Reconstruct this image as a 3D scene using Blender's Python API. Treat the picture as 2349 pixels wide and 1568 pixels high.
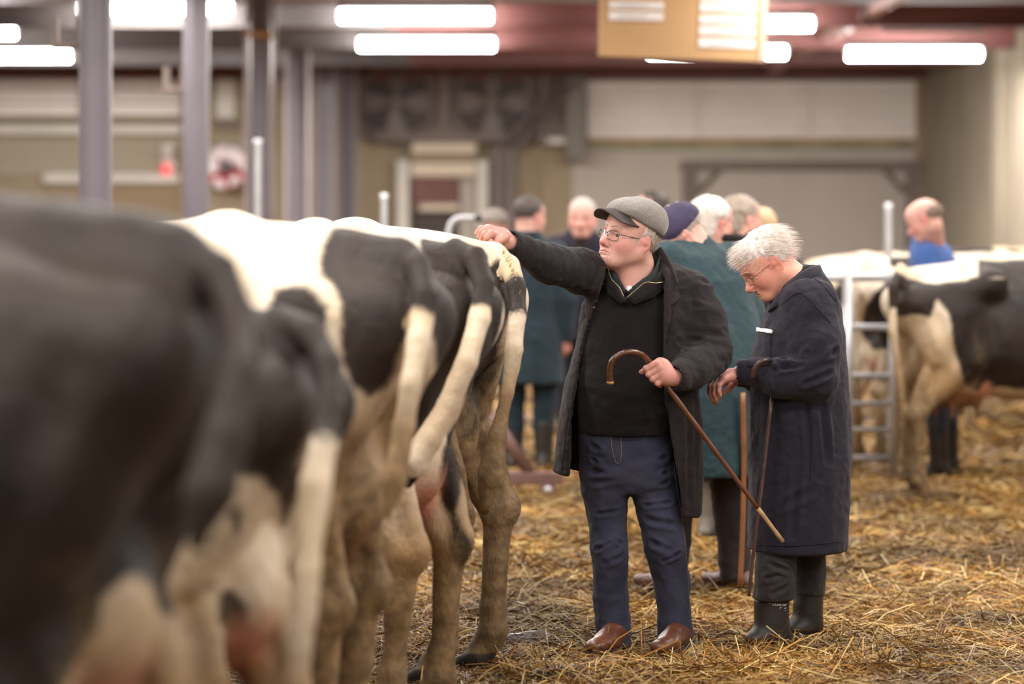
import bpy, math, random
import numpy as np
from mathutils import Vector, Matrix
random.seed(7); np.random.seed(7)
scene = bpy.context.scene
for o in list(bpy.data.objects): bpy.data.objects.remove(o)
COL = scene.collection
# ------------------------------------------------------------------ camera
F = 85.0/36.0*2349.0; CX = 1174.5; HY = 505.0; CAMZ = 1.62
cam = bpy.data.cameras.new('camera'); cam.lens = 85; cam.sensor_width = 36
cam.shift_y = -(784.0-HY)/2349.0
cam.clip_start = 0.1; cam.clip_end = 200
cam.dof.use_dof = True; cam.dof.focus_distance = 9.0; cam.dof.aperture_fstop = 1.35
camo = bpy.data.objects.new('camera', cam); COL.objects.link(camo)
camo.location = (0, 0, CAMZ); camo.rotation_euler = (math.radians(90), 0, 0)
scene.camera = camo
# ------------------------------------------------------------------ world, lamps, exposure
w = bpy.data.worlds.new('hall_air'); scene.world = w; w.use_nodes = True
w.node_tree.nodes['Background'].inputs[0].default_value = (1.0, 0.95, 0.91, 1)
w.node_tree.nodes['Background'].inputs[1].default_value = 0.20
scene.view_settings.view_transform = 'Standard'; scene.view_settings.look = 'None'
scene.view_settings.gamma = 1; scene.view_settings.use_curve_mapping = False
scene.view_settings.exposure = 0.22
LAMP_W = 74.0
LAMP_COL = (1.0, 0.93, 0.87)
TUBE_Z = 3.56
def lamp(x, y, z, size=1.45, wgt=1.0):
    l = bpy.data.lights.new('tube_light', 'AREA'); l.shape = 'RECTANGLE'; l.size = size; l.size_y = 0.16
    l.energy = LAMP_W*wgt; l.color = LAMP_COL
    o = bpy.data.objects.new('tube_light', l); COL.objects.link(o); o.location = (x, y, z); return o
# lamp rows run along the hall; those nearer than 23 m hang above the frame
for rx in (-6.1, -3.55, -0.96, 2.3, 4.6):
    for ry in (0.5, 3.5, 6.5, 9.5, 12.5, 15.5, 18.5, 21.4):
        lamp(rx, ry, TUBE_Z-0.06)

def pw(x, y, Y):                       # a point seen at pixel x, y standing at depth Y
    return np.array([(x-CX)*Y/F, Y, CAMZ-(y-HY)*Y/F])
# ------------------------------------------------------------------ colour + materials
def lin(h):
    h = h.lstrip('#'); c = [int(h[i:i+2], 16)/255 for i in (0, 2, 4)]
    return tuple(((v/12.92) if v <= .04045 else ((v+.055)/1.055)**2.4) for v in c)+(1.0,)
MATS = {}
def nodes_of(m):
    nt = m.node_tree; return nt, nt.nodes, nt.links
def mat(name, col, rough=.7, var=.12, vscale=6, bump=0, bscale=60, metal=0, attr=None, col2=None, spec=.5, sheen=0,
        stretch=(1, 1, 1), emit=None, estr=0, bump2=0, b2scale=8):
    if name in MATS: return MATS[name]
    m = bpy.data.materials.new(name); m.use_nodes = True; MATS[name] = m
    nt, N, L = nodes_of(m); b = N['Principled BSDF']
    b.inputs['Roughness'].default_value = rough; b.inputs['Metallic'].default_value = metal
    b.inputs['Specular IOR Level'].default_value = spec
    if sheen: b.inputs['Sheen Weight'].default_value = sheen; b.inputs['Sheen Roughness'].default_value = .6
    tc = N.new('ShaderNodeTexCoord'); mp = N.new('ShaderNodeMapping'); L.new(tc.outputs['Object'], mp.inputs[0])
    mp.inputs['Scale'].default_value = stretch
    n = N.new('ShaderNodeTexNoise'); n.inputs['Scale'].default_value = vscale; n.inputs['Detail'].default_value = 5
    L.new(mp.outputs[0], n.inputs[0])
    mix = N.new('ShaderNodeMix'); mix.data_type = 'RGBA'; L.new(n.outputs[0], mix.inputs[0])
    c = lin(col) if isinstance(col, str) else col
    if attr:
        a = N.new('ShaderNodeAttribute'); a.attribute_name = attr
        m1 = N.new('ShaderNodeMix'); m1.data_type = 'RGBA'; m1.blend_type = 'MULTIPLY'; m1.inputs[0].default_value = 1
        rmp = N.new('ShaderNodeMapRange'); L.new(n.outputs[0], rmp.inputs[0])
        rmp.inputs[3].default_value = 1-var; rmp.inputs[4].default_value = 1+var
        cb = N.new('ShaderNodeCombineColor')
        for i in range(3): L.new(rmp.outputs[0], cb.inputs[i])
        L.new(a.outputs['Color'], m1.inputs[6]); L.new(cb.outputs[0], m1.inputs[7]); L.new(m1.outputs[2], b.inputs['Base Color'])
    else:
        if col2: c2 = lin(col2); c1 = c
        else:
            c1 = tuple(v*(1-var) for v in c[:3])+(1,); c2 = tuple(min(1, v*(1+var)) for v in c[:3])+(1,)
        mix.inputs[6].default_value = c1; mix.inputs[7].default_value = c2
        rr = N.new('ShaderNodeMapRange'); rr.inputs[1].default_value = .3; rr.inputs[2].default_value = .7
        L.new(n.outputs[0], rr.inputs[0]); L.new(rr.outputs[0], mix.inputs[0])
        L.new(mix.outputs[2], b.inputs['Base Color'])
    last = None
    for amt, sc, dist in ((bump2, b2scale, .03), (bump, bscale, .004)):
        if amt:
            nb = N.new('ShaderNodeTexNoise'); nb.inputs['Scale'].default_value = sc; nb.inputs['Detail'].default_value = 4
            L.new(mp.outputs[0], nb.inputs[0])
            bp = N.new('ShaderNodeBump'); bp.inputs['Strength'].default_value = amt; bp.inputs['Distance'].default_value = dist
            L.new(nb.outputs[0], bp.inputs['Height'])
            if last: L.new(last.outputs[0], bp.inputs['Normal'])
            last = bp
    if last: L.new(last.outputs[0], b.inputs['Normal'])
    if emit:
        b.inputs['Emission Color'].default_value = lin(emit) if isinstance(emit, str) else emit
        b.inputs['Emission Strength'].default_value = estr
    return m
# ------------------------------------------------------------------ objects
def origin(o):
    v = np.zeros(3)
    while o is not None:
        v += np.array(o.location); o = o.parent
    return v
def tag(o, label=None, cat=None, group=None, kind=None):
    if label: o['label'] = label
    if cat: o['category'] = cat
    if group: o['group'] = group
    if kind: o['kind'] = kind
    return o
def empty(name, loc, label=None, cat=None, group=None, kind=None):
    o = bpy.data.objects.new(name, None); COL.objects.link(o); o.location = tuple(loc); o.empty_display_size = .1
    return tag(o, label, cat, group, kind)
def mesh_np(name, V, Q, smooth=True, attrs=None):
    V = np.ascontiguousarray(V, np.float32)
    me = bpy.data.meshes.new(name)
    if isinstance(Q, np.ndarray):
        k = Q.shape[1]; nf = len(Q)
        me.vertices.add(len(V)); me.vertices.foreach_set('co', V.ravel())
        me.loops.add(nf*k); me.loops.foreach_set('vertex_index', np.ascontiguousarray(Q, np.int32).ravel())
        me.polygons.add(nf); me.polygons.foreach_set('loop_start', np.arange(0, nf*k, k, dtype=np.int32))
        try: me.polygons.foreach_set('loop_total', np.full(nf, k, np.int32))
        except Exception: pass
    else:
        me.from_pydata([tuple(map(float, v)) for v in V], [], [tuple(map(int, q)) for q in Q])
    me.update(calc_edges=True)
    if smooth: me.polygons.foreach_set('use_smooth', np.ones(len(me.polygons), bool))
    for k, a in (attrs or {}).items():
        a = np.asarray(a, np.float32)
        if a.ndim == 1:
            at = me.attributes.new(k, 'FLOAT', 'POINT'); at.data.foreach_set('value', a)
        else:
            at = me.attributes.new(k, 'FLOAT_COLOR', 'POINT')
            at.data.foreach_set('color', np.concatenate([a[:, :3], np.ones((len(a), 1), np.float32)], 1).ravel())
    me.validate()
    return me
def mk(name, V, Q, m, parent=None, smooth=True, attrs=None, loc=None):
    """link one mesh object; V in world coordinates, stored relative to its own or its parent's origin"""
    V = np.asarray(V, float)
    if parent is not None: off = origin(parent)
    elif loc is not None: off = np.array(loc, float)
    else: off = np.zeros(3)
    me = mesh_np(name, V-off, Q, smooth, attrs)
    if m: me.materials.append(m)
    o = bpy.data.objects.new(name, me); COL.objects.link(o)
    if parent is not None: o.parent = parent
    else: o.location = tuple(off)
    return o
def copy_tree(o, parent=None):
    c = o.copy(); COL.objects.link(c); c.parent = parent
    for ch in list(o.children): copy_tree(ch, c)
    return c
class MB:
    def __init__(s): s.V = []; s.Q = []; s.n = 0
    def add(s, V, Q):
        V = np.asarray(V, float); s.V.append(V); s.Q += [tuple(int(i)+s.n for i in q) for q in Q]; s.n += len(V); return s
    def box(s, x0, x1, y0, y1, z0, z1, bev=0):
        if bev:
            b = min(bev, .45*min(abs(x1-x0), abs(y1-y0), abs(z1-z0)))
            V = []; idx = {}
            for ix, x in enumerate((x0, x1)):
                for iy, y in enumerate((y0, y1)):
                    for iz, z in enumerate((z0, z1)):
                        sx = b if ix == 0 else -b; sy = b if iy == 0 else -b; sz = b if iz == 0 else -b
                        idx[ix, iy, iz, 0] = len(V); V.append((x, y+sy, z+sz))
                        idx[ix, iy, iz, 1] = len(V); V.append((x+sx, y, z+sz))
                        idx[ix, iy, iz, 2] = len(V); V.append((x+sx, y+sy, z))
            I = idx; Q = []
            for a in (0, 1):
                f = [I[a, 0, 0, 0], I[a, 1, 0, 0], I[a, 1, 1, 0], I[a, 0, 1, 0]]; Q.append(f if a else f[::-1])
                f = [I[0, a, 0, 1], I[0, a, 1, 1], I[1, a, 1, 1], I[1, a, 0, 1]]; Q.append(f if a else f[::-1])
                f = [I[0, 0, a, 2], I[1, 0, a, 2], I[1, 1, a, 2], I[0, 1, a, 2]]; Q.append(f if a else f[::-1])
            for a in (0, 1):
                for c in (0, 1):
                    def od(q, fl): Q.append(q if fl else q[::-1])
                    od([I[a, c, 0, 0], I[a, c, 1, 0], I[a, c, 1, 1], I[a, c, 0, 1]], (a+c) % 2 == 1)
                    od([I[a, 0, c, 0], I[a, 1, c, 0], I[a, 1, c, 2], I[a, 0, c, 2]], (a+c) % 2 == 0)
                    od([I[0, a, c, 1], I[1, a, c, 1], I[1, a, c, 2], I[0, a, c, 2]], (a+c) % 2 == 1)
                    for d in (0, 1):
                        q = [I[a, c, d, 0], I[a, c, d, 1], I[a, c, d, 2]]; od(q, (a+c+d) % 2 == 1)
            return s.add(V, Q)
        V = [(x, y, z) for x in (x0, x1) for y in (y0, y1) for z in (z0, z1)]
        return s.add(V, [(0, 1, 3, 2), (4, 6, 7, 5), (0, 4, 5, 1), (2, 3, 7, 6), (0, 2, 6, 4), (1, 5, 7, 3)])
    def tube(s, P, r, n=10, cap=True, flat=None):
        P = np.asarray(P, float); m = len(P); r = np.broadcast_to(np.asarray(r, float), (m,))
        T = np.gradient(P, axis=0); T /= np.linalg.norm(T, axis=1)[:, None]+1e-9
        ref = np.array([0, 0, 1.]) if abs(T[0][2]) < .9 else np.array([1., 0, 0])
        u = np.cross(T[0], ref); u /= np.linalg.norm(u); V = []
        for i in range(m):
            u = u-T[i]*np.dot(u, T[i]); u /= np.linalg.norm(u)+1e-9; v = np.cross(T[i], u)
            for k in range(n):
                a = 2*math.pi*k/n; V.append(P[i]+r[i]*(math.cos(a)*u+math.sin(a)*v))
        if flat is not None:
            pass
        Q = [(i*n+k, i*n+(k+1) % n, (i+1)*n+(k+1) % n, (i+1)*n+k) for i in range(m-1) for k in range(n)]
        if cap: Q += [tuple(range(n))[::-1], tuple((m-1)*n+k for k in range(n))]
        return s.add(V, Q)
    def lathe(s, prof, c, axis='y', n=24):
        V = []
        for (r, h) in prof:
            for k in range(n):
                a = 2*math.pi*k/n; p, q = r*math.cos(a), r*math.sin(a)
                V.append({'y': (c[0]+p, c[1]+h, c[2]+q), 'z': (c[0]+p, c[1]+q, c[2]+h), 'x': (c[0]+h, c[1]+p, c[2]+q)}[axis])
        m = len(prof)
        Q = [(i*n+k, i*n+(k+1) % n, (i+1)*n+(k+1) % n, (i+1)*n+k) for i in range(m-1) for k in range(n)]
        return s.add(V, Q)
    def build(s, name, m, parent=None, smooth=False, loc=None, attrs=None):
        return mk(name, np.concatenate(s.V), s.Q, m, parent, smooth, attrs, loc)
def spl(P, n=8):                       # catmull-rom through points
    P = np.asarray(P, float); A = np.vstack([2*P[0]-P[1], P, 2*P[-1]-P[-2]]); out = []
    for i in range(1, len(A)-2):
        for t in np.linspace(0, 1, n, endpoint=False):
            p0, p1, p2, p3 = A[i-1:i+3]
            out.append(.5*((2*p1)+(-p0+p2)*t+(2*p0-5*p1+4*p2-p3)*t*t+(-p0+3*p1-3*p2+p3)*t**3))
    out.append(P[-1]); return np.array(out)
# ------------------------------------------------------------------ value noise on points
def vnoise(P, scale, seed=0):
    p = np.asarray(P, float)*scale+seed*17.31; i = np.floor(p).astype(np.int64); f = p-i; f = f*f*(3-2*f)
    def h(a, b, c):
        n = (a*374761393+b*668265263+c*2147483647+seed*1013904223) & 0xffffffff
        n = ((n ^ (n >> 13))*1274126177) & 0xffffffff; n = (n ^ (n >> 16)) & 0xffff
        return n/32767.5-1
    x, y, z = i.T; r = 0
    for dx in (0, 1):
        for dy in (0, 1):
            for dz in (0, 1):
                wgt = (f[:, 0] if dx else 1-f[:, 0])*(f[:, 1] if dy else 1-f[:, 1])*(f[:, 2] if dz else 1-f[:, 2])
                r = r+wgt*h(x+dx, y+dy, z+dz)
    return r
def fbm(P, scale, oct=3, seed=0):
    return sum(vnoise(P, scale*2**k, seed+k)*.5**k for k in range(oct))
# ------------------------------------------------------------------ signed distance modelling
def smin(a, b, k):
    if k <= 0: return np.minimum(a, b)
    h = np.maximum(k-np.abs(a-b), 0)/k; return np.minimum(a, b)-h*h*k*.25
def smax(a, b, k): return -smin(-a, -b, k)
class RC:
    def __init__(s, a, b, ra, rb=None, k=.03, op='+', flat=None):
        s.a = np.array(a, float); s.b = np.array(b, float); s.ra = ra; s.rb = ra if rb is None else rb; s.k = k; s.op = op; s.flat = flat
    def bb(s):
        r = max(s.ra, s.rb); return np.minimum(s.a, s.b)-r, np.maximum(s.a, s.b)+r
    def ev(s, X, Y, Z):
        d = s.b-s.a; L = max(d@d, 1e-12)
        t = ((X-s.a[0])*d[0]+(Y-s.a[1])*d[1]+(Z-s.a[2])*d[2])/L; t = np.clip(t, 0, 1)
        wx = X-s.a[0]-t*d[0]; wy = Y-s.a[1]-t*d[1]; wz = Z-s.a[2]-t*d[2]
        if s.flat is not None:
            n, kk = s.flat; n = np.asarray(n, float); n = n/np.linalg.norm(n)
            q = (wx*n[0]+wy*n[1]+wz*n[2])*(kk-1); wx = wx+q*n[0]; wy = wy+q*n[1]; wz = wz+q*n[2]
        return np.sqrt(wx*wx+wy*wy+wz*wz)-(s.ra+(s.rb-s.ra)*t)
class EL:
    def __init__(s, c, r, R=None, k=.03, op='+'):
        s.c = np.array(c, float); s.r = np.array(r, float); s.R = None if R is None else np.array(R, float); s.k = k; s.op = op
    def bb(s):
        m = s.r if s.R is None else np.full(3, s.r.max()); return s.c-m, s.c+m
    def ev(s, X, Y, Z):
        x, y, z = X-s.c[0], Y-s.c[1], Z-s.c[2]
        if s.R is not None:
            R = s.R; x, y, z = (R[0, 0]*x+R[0, 1]*y+R[0, 2]*z, R[1, 0]*x+R[1, 1]*y+R[1, 2]*z, R[2, 0]*x+R[2, 1]*y+R[2, 2]*z)
        a, b, c = s.r; k0 = np.sqrt((x/a)**2+(y/b)**2+(z/c)**2); k1 = np.sqrt((x/a/a)**2+(y/b/b)**2+(z/c/c)**2)+1e-9
        return k0*(k0-1)/k1
class BX:
    def __init__(s, c, h, R=None, rd=.01, k=.0, op='+'):
        s.c = np.array(c, float); s.h = np.array(h, float)-rd; s.rd = rd; s.R = None if R is None else np.array(R, float); s.k = k; s.op = op
    def bb(s):
        m = (s.h+s.rd) if s.R is None else np.full(3, np.linalg.norm(s.h)+s.rd); return s.c-m, s.c+m
    def ev(s, X, Y, Z):
        x, y, z = X-s.c[0], Y-s.c[1], Z-s.c[2]
        if s.R is not None:
            R = s.R; x, y, z = (R[0, 0]*x+R[0, 1]*y+R[0, 2]*z, R[1, 0]*x+R[1, 1]*y+R[1, 2]*z, R[2, 0]*x+R[2, 1]*y+R[2, 2]*z)
        qx, qy, qz = np.abs(x)-s.h[0], np.abs(y)-s.h[1], np.abs(z)-s.h[2]
        return np.sqrt(np.maximum(qx, 0)**2+np.maximum(qy, 0)**2+np.maximum(qz, 0)**2)+np.minimum(np.maximum(qx, np.maximum(qy, qz)), 0)-s.rd
class LOFT:                            # stacked ellipses along z: rows (z, cx, cy, rx, ry)
    def __init__(s, rows, p=2.2, k=.03, op='+', grow=0, rd=.008):
        A = np.array(sorted(rows), float); s.A = A; s.p = p; s.k = k; s.op = op; s.g = grow; s.rd = rd
    def bb(s):
        A = s.A; r = A[:, 3:5].max()+s.g
        return (np.array([(A[:, 1]-A[:, 3]).min()-s.g, (A[:, 2]-A[:, 4]).min()-s.g, A[0, 0]]),
                np.array([(A[:, 1]+A[:, 3]).max()+s.g, (A[:, 2]+A[:, 4]).max()+s.g, A[-1, 0]]))
    def ev(s, X, Y, Z):
        A = s.A; z = Z.ravel(); f = lambda j: np.interp(z, A[:, 0], A[:, j])[None, None, :]
        rx, ry = f(3)+s.g, f(4)+s.g; p = s.p
        q = (np.abs((X-f(1))/rx)**p+np.abs((Y-f(2))/ry)**p)**(1/p)
        d = (q-1)*np.minimum(rx, ry); e = np.maximum(A[0, 0]-Z, Z-A[-1, 0])
        return smax(d, e+0*d, s.rd)
class PRISM:                           # polygon in x,z extruded along y
    def __init__(s, poly, y0, y1, k=.004, op='-'):
        s.P = np.array(poly, float); s.y0 = y0; s.y1 = y1; s.k = k; s.op = op
    def bb(s):
        a, b = s.P.min(0), s.P.max(0); return np.array([a[0], s.y0, a[1]]), np.array([b[0], s.y1, b[1]])
    def ev(s, X, Y, Z):
        d = poly_sd(X[:, 0, :], Z[0, :, :] if Z.shape[0] == 1 else Z[:, 0, :], s.P)[:, None, :]
        return np.maximum(d, np.maximum(s.y0-Y, Y-s.y1))
def poly_sd(x, z, P):                  # signed distance to polygon, negative inside
    x, z = np.broadcast_arrays(x, z); d = np.full(x.shape, 1e9); ins = np.zeros(x.shape, bool); n = len(P)
    for i in range(n):
        ax, az = P[i]; bx, bz = P[(i+1) % n]; ex, ez = bx-ax, bz-az; wx, wz = x-ax, z-az
        t = np.clip((wx*ex+wz*ez)/(ex*ex+ez*ez+1e-12), 0, 1); d = np.minimum(d, (wx-t*ex)**2+(wz-t*ez)**2)
        c = ((az > z) != (bz > z)) & (x < (bx-ax)*(z-az)/((bz-az) if abs(bz-az) > 1e-12 else 1e-12)+ax); ins ^= c
    d = np.sqrt(d); return np.where(ins, -d, d)
def field(prims, lo, hi, res):
    lo = np.array(lo, float); hi = np.array(hi, float); n = np.maximum(np.ceil((hi-lo)/res).astype(int)+1, 4)
    ax = [(lo[i]+res*np.arange(n[i])).astype(np.float32) for i in range(3)]
    f = np.full(tuple(n), .5, np.float32)
    for p in prims:
        b0, b1 = p.bb(); mg = p.k+2.5*res
        i0 = np.clip(np.floor((b0-mg-lo)/res).astype(int), 0, n); i1 = np.clip(np.ceil((b1+mg-lo)/res).astype(int)+1, 0, n)
        if np.any(i1 <= i0): continue
        sl = tuple(slice(i0[i], i1[i]) for i in range(3))
        X = ax[0][sl[0]][:, None, None]; Y = ax[1][sl[1]][None, :, None]; Z = ax[2][sl[2]][None, None, :]
        d = p.ev(X, Y, Z).astype(np.float32)
        if p.op == '+': f[sl] = smin(f[sl], d, p.k)
        elif p.op == '-': f[sl] = smax(f[sl], -d, p.k)
        elif p.op == '&':
            g = np.full_like(f, .5); g[sl] = smax(f[sl], d, p.k); f = g
    return f, ax
def nets(f, ax):
    f[0] = f[-1] = .5; f[:, 0] = f[:, -1] = .5; f[:, :, 0] = f[:, :, -1] = .5
    s = f < 0; c = np.zeros(tuple(np.array(f.shape)-1), np.uint8)
    for dx in (0, 1):
        for dy in (0, 1):
            for dz in (0, 1):
                c += s[dx:f.shape[0]-1+dx, dy:f.shape[1]-1+dy, dz:f.shape[2]-1+dz]
    act = (c > 0) & (c < 8); I = np.argwhere(act); idx = np.full(c.shape, -1, np.int64); idx[act] = np.arange(len(I))
    P = np.zeros((len(I), 3)); cnt = np.zeros(len(I)); i, j, k = I.T
    for axis in range(3):
        o = [a for a in range(3) if a != axis]
        for u in (0, 1):
            for v in (0, 1):
                d0 = np.zeros(3, int); d0[o[0]] = u; d0[o[1]] = v; d1 = d0.copy(); d1[axis] = 1
                f0 = f[i+d0[0], j+d0[1], k+d0[2]]; f1 = f[i+d1[0], j+d1[1], k+d1[2]]
                x = (f0 < 0) != (f1 < 0); t = np.where(x, f0/np.where(x, f0-f1, 1), 0)
                q = np.tile(d0.astype(float), (len(I), 1)); q[:, axis] = t; P += q*x[:, None]; cnt += x
    P /= np.maximum(cnt, 1)[:, None]; h = np.array([a[1]-a[0] for a in ax]); V = np.array([a[0] for a in ax])+(I+P)*h
    Q = []
    for axis in range(3):
        o = [(axis+1) % 3, (axis+2) % 3]; sl0 = [slice(None)]*3; sl1 = [slice(None)]*3; sl0[axis] = slice(0, -1); sl1[axis] = slice(1, None)
        a = s[tuple(sl0)]; b = s[tuple(sl1)]; E = np.argwhere(a != b)
        E = E[(E[:, o[0]] > 0) & (E[:, o[1]] > 0)]
        fl = s[tuple(E.T)]
        q = []
        for (u, v) in ((1, 1), (0, 1), (0, 0), (1, 0)):
            e = E.copy(); e[:, o[0]] -= u; e[:, o[1]] -= v; q.append(idx[tuple(e.T)])
        q = np.stack(q, 1); q[~fl] = q[~fl][:, ::-1]; Q.append(q)
    return V, np.concatenate(Q)
def sdf(prims, res, pad=.03, lo=None, hi=None):
    if lo is None:
        pl = [p for p in prims if p.op == '+']
        lo = np.min([p.bb()[0] for p in pl], 0)-pad; hi = np.max([p.bb()[1] for p in pl], 0)+pad
    f, ax = field(prims, lo, hi, res); return nets(f, ax)
def vnormals(V, Q):
    n = np.cross(V[Q[:, 2]]-V[Q[:, 0]], V[Q[:, 3]]-V[Q[:, 1]]); N = np.zeros_like(V)
    for k in range(4): np.add.at(N, Q[:, k], n)
    return N/(np.linalg.norm(N, axis=1)[:, None]+1e-12)
def relax(V, Q, it=1):
    for _ in range(it):
        S = np.zeros_like(V); c = np.zeros(len(V))
        for k in range(4):
            for m in (1, 3):
                np.add.at(S, Q[:, k], V[Q[:, (k+m) % 4]]); np.add.at(c, Q[:, k], 1)
        V = .5*V+.5*S/np.maximum(c, 1)[:, None]
    return V
def join(*L):
    V = []; Q = []; n = 0
    for v, q in L: V.append(v); Q.append(np.asarray(q)+n); n += len(v)
    return np.concatenate(V), np.concatenate(Q)
def crease(V, N, segs):
    """cloth folds: segs of (p0, p1, width, depth) in world space; a groove with a soft ridge on each side"""
    D = np.zeros(len(V))
    for p0, p1, wd, dp in segs:
        p0 = np.asarray(p0); p1 = np.asarray(p1); d = p1-p0; t = np.clip(((V-p0)@d)/(d@d), 0, 1)
        r = np.linalg.norm(V-p0-t[:, None]*d, axis=1)/wd; e = np.sin(np.pi*np.clip(t*.9+.05, 0, 1))**.6
        D += dp*e*(-np.exp(-r*r*3)+.8*np.exp(-(r-1.15)**2*4))
    return V+N*D[:, None]
# ================================================================== the hall
BY = 34.0                              # depth of the back wall's face
def rx(px, Y=BY): return (px-CX)*Y/F
def rz(py, Y=BY): return CAMZ-(py-HY)*Y/F
M_wall = mat('painted_wall', '#b5aaa0', .85, .06, 1.2, .2, 40)
M_wallb = mat('beige_wall', '#9c8c74', .85, .10, 1.5, .2, 40)
M_brick = mat('pale_brick', '#b0a694', .9, .14, 3, .3, 60)
M_white = mat('white_panel', '#eee6df', .6, .05, 2)
M_offw = mat('offwhite_trim', '#d8d2c8', .6, .06, 2)
M_ceil = mat('ceiling_board', '#857d80', .85, .10, .8)
M_red = mat('red_oxide_beam', '#744743', .6, .12, 2)
M_greybeam = mat('grey_purlin_washed_beam', '#655d5c', .6, .1, 2)
M_dark = mat('dark_steel', '#6a5f5c', .6, .12, 3)
M_brown = mat('brown_frame', '#75675f', .65, .1, 3)
M_conc = mat('concrete', '#918777', .9, .12, .9, .3, 30)
M_orange = mat('ochre_strip', '#b98f5e', .7, .3, 3)
M_green = mat('weathered_band', '#94917d', .8, .2, 1.5)
M_tanboard = mat('tan_panel', '#8f7c62', .8, .06, 2)
M_post = mat('grey_violet_paint', '#6c666e', .45, .10, 2.5, .15, 30)
M_galv = mat('galvanised_steel', '#c3c4c6', .4, .10, 8, metal=.6)
M_maroon = mat('maroon_shutter', '#7c5551', .6, .1, 3)
M_floor = mat('dirty_concrete_floor', '#5a4630', .95, .3, 2.5, .5, 20)

fl = MB().box(-11, 8, -3, 36, -.3, -.02).build('floor', M_floor); tag(fl, kind='structure')
ce = MB().box(-11, 8, 18, 36, 3.92, 4.1).build('ceiling', M_ceil); tag(ce, kind='structure')
wb = MB().box(-11, 8, BY, BY+.3, -.02, 3.95).build('wall_back', M_wallb); tag(wb, kind='structure')
wr = MB().box(5.78, 6.1, 12, BY, -.02, 3.95).build('wall_right', M_conc); tag(wr, kind='structure')
MB().box(5.70, 5.80, 28.3, 28.75, -.02, 3.95, .02).build('pilaster', M_conc, wr)
MB().box(5.70, 5.80, 24.2, 24.65, -.02, 3.95, .02).build('pilaster', M_conc, wr)
# painted right half of the back wall
pr = MB().box(rx(1312), 5.78, BY-.05, BY, -.02, rz(345)).build('painted_wall_panel', M_wall, wb)
# left end: pale upper cladding panels, ledges, bricks
for k in range(4):
    h = (rz(140)-rz(268))/4; z0 = rz(268)+k*h
    for (a, b) in ((-260, 180), (184, 416)):
        MB().box(rx(a), rx(b), BY-.06, BY, z0+.01, z0+h-.01, .012).build('panel', M_white, wb)
t1 = MB().box(rx(-300), rx(416), BY-.10, BY, rz(283), rz(271), .01).build('trim_1', M_tanboard); tag(t1, kind='structure')
t2 = MB().box(rx(-300), rx(430), BY-.16, BY, rz(309), rz(286), .02).build('trim_2', M_offw); tag(t2, kind='structure')
t3 = MB().box(rx(102), rx(416), BY-.18, BY, rz(421), rz(399), .03).build('trim_3', M_offw); tag(t3, kind='structure')
MB().box(rx(110), rx(416), BY-.08, BY, rz(600), rz(424)).build('board_panel', M_tanboard, wb)
brick_me = None
bw, bh = .215, .068
zb = rz(398); rows = int((rz(312)-zb)/(bh+.012))
for r in range(rows):
    x = rx(-230)+(.11 if r % 2 else 0)
    while x < rx(600):
        if not (rx(418) < x < rx(470)):
            if brick_me is None:
                ob = MB().box(0, bw, -.02, .03, 0, bh, .006).build('brick', M_brick, wb); brick_me = ob.data
            else:
                ob = bpy.data.objects.new('brick', brick_me); COL.objects.link(ob); ob.parent = wb
            ob.location = (x, BY+random.uniform(-.012, .004), zb+r*(bh+.012))
        x += bw+.014
MB().box(rx(418), rx(440), BY-.16, BY, 0, rz(150), .01).build('corner_post', M_wallb, wb)
# narrow pale window between the posts
wn = MB().box(rx(497), rx(540), BY-.06, BY, rz(272), rz(165), .01).build('window_1', M_offw); tag(wn, kind='structure')
MB().box(rx(490), rx(548), BY-.1, BY, rz(292), rz(280), .01).build('window_sill', M_dark, wn)
# right end: white cladding boards, ochre strip, weathered band
for k in range(5):
    h = (rz(186)-rz(318))/5; z0 = rz(318)+k*h
    for j in range(3):
        a = 1345+j*257
        MB().box(rx(a)+.004, rx(a+257)-.004, BY-.09, BY, z0+.006, z0+h-.006, .012).build('cladding_board', M_white, wb)
t4 = MB().box(rx(1345), rx(2115), BY-.11, BY, rz(327), rz(319), .01).build('trim_4', M_orange); tag(t4, kind='structure')
t5 = MB().box(rx(1330), rx(2115), BY-.08, BY, rz(346), rz(328), .01).build('trim_5', M_green); tag(t5, kind='structure')
MB().box(rx(2098), rx(2122), BY-.12, BY, 0, rz(180), .01).build('corner_post', M_tanboard, wb)
# roller door
d1 = empty('door_1', (rx(1835), BY, 0), kind='structure')
MB().box(rx(1565), rx(1597), BY-.14, BY, 0, rz(368), .01).build('door_jamb', M_brown, d1)
MB().box(rx(2078), rx(2108), BY-.14, BY, 0, rz(368), .01).build('door_jamb', M_brown, d1)
MB().box(rx(1560), rx(2110), BY-.17, BY, rz(392), rz(368), .01).build('door_lintel', M_brown, d1)
for sx, a, b in ((1, 1600, 1648), (-1, 2074, 2028)):
    MB().tube([(rx(a), BY-.1, rz(442)), (rx(b), BY-.1, rz(392))], .045, 4).build('corner_brace', M_brown, d1)
M_slat = mat('roller_slat', '#b3a99e', .6, .05, 2)
sme = None
for k in range(17):
    z0 = .02+k*.143
    if z0+.14 > rz(392): break
    if sme is None:
        ob = MB().box(rx(1598), rx(2077), -.03, 0, 0, .139, .01).build('slat', M_slat, d1); sme = ob.data
        ob.data.transform(Matrix.Translation(Vector(origin(d1))-Vector((0, 0, 0)))); ob.data.transform(Matrix.Translation((-0.0, 0, 0)))
    else:
        ob = bpy.data.objects.new('slat', sme); COL.objects.link(ob); ob.parent = d1
    ob.location = (-origin(d1)[0], -.055, z0)
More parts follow.
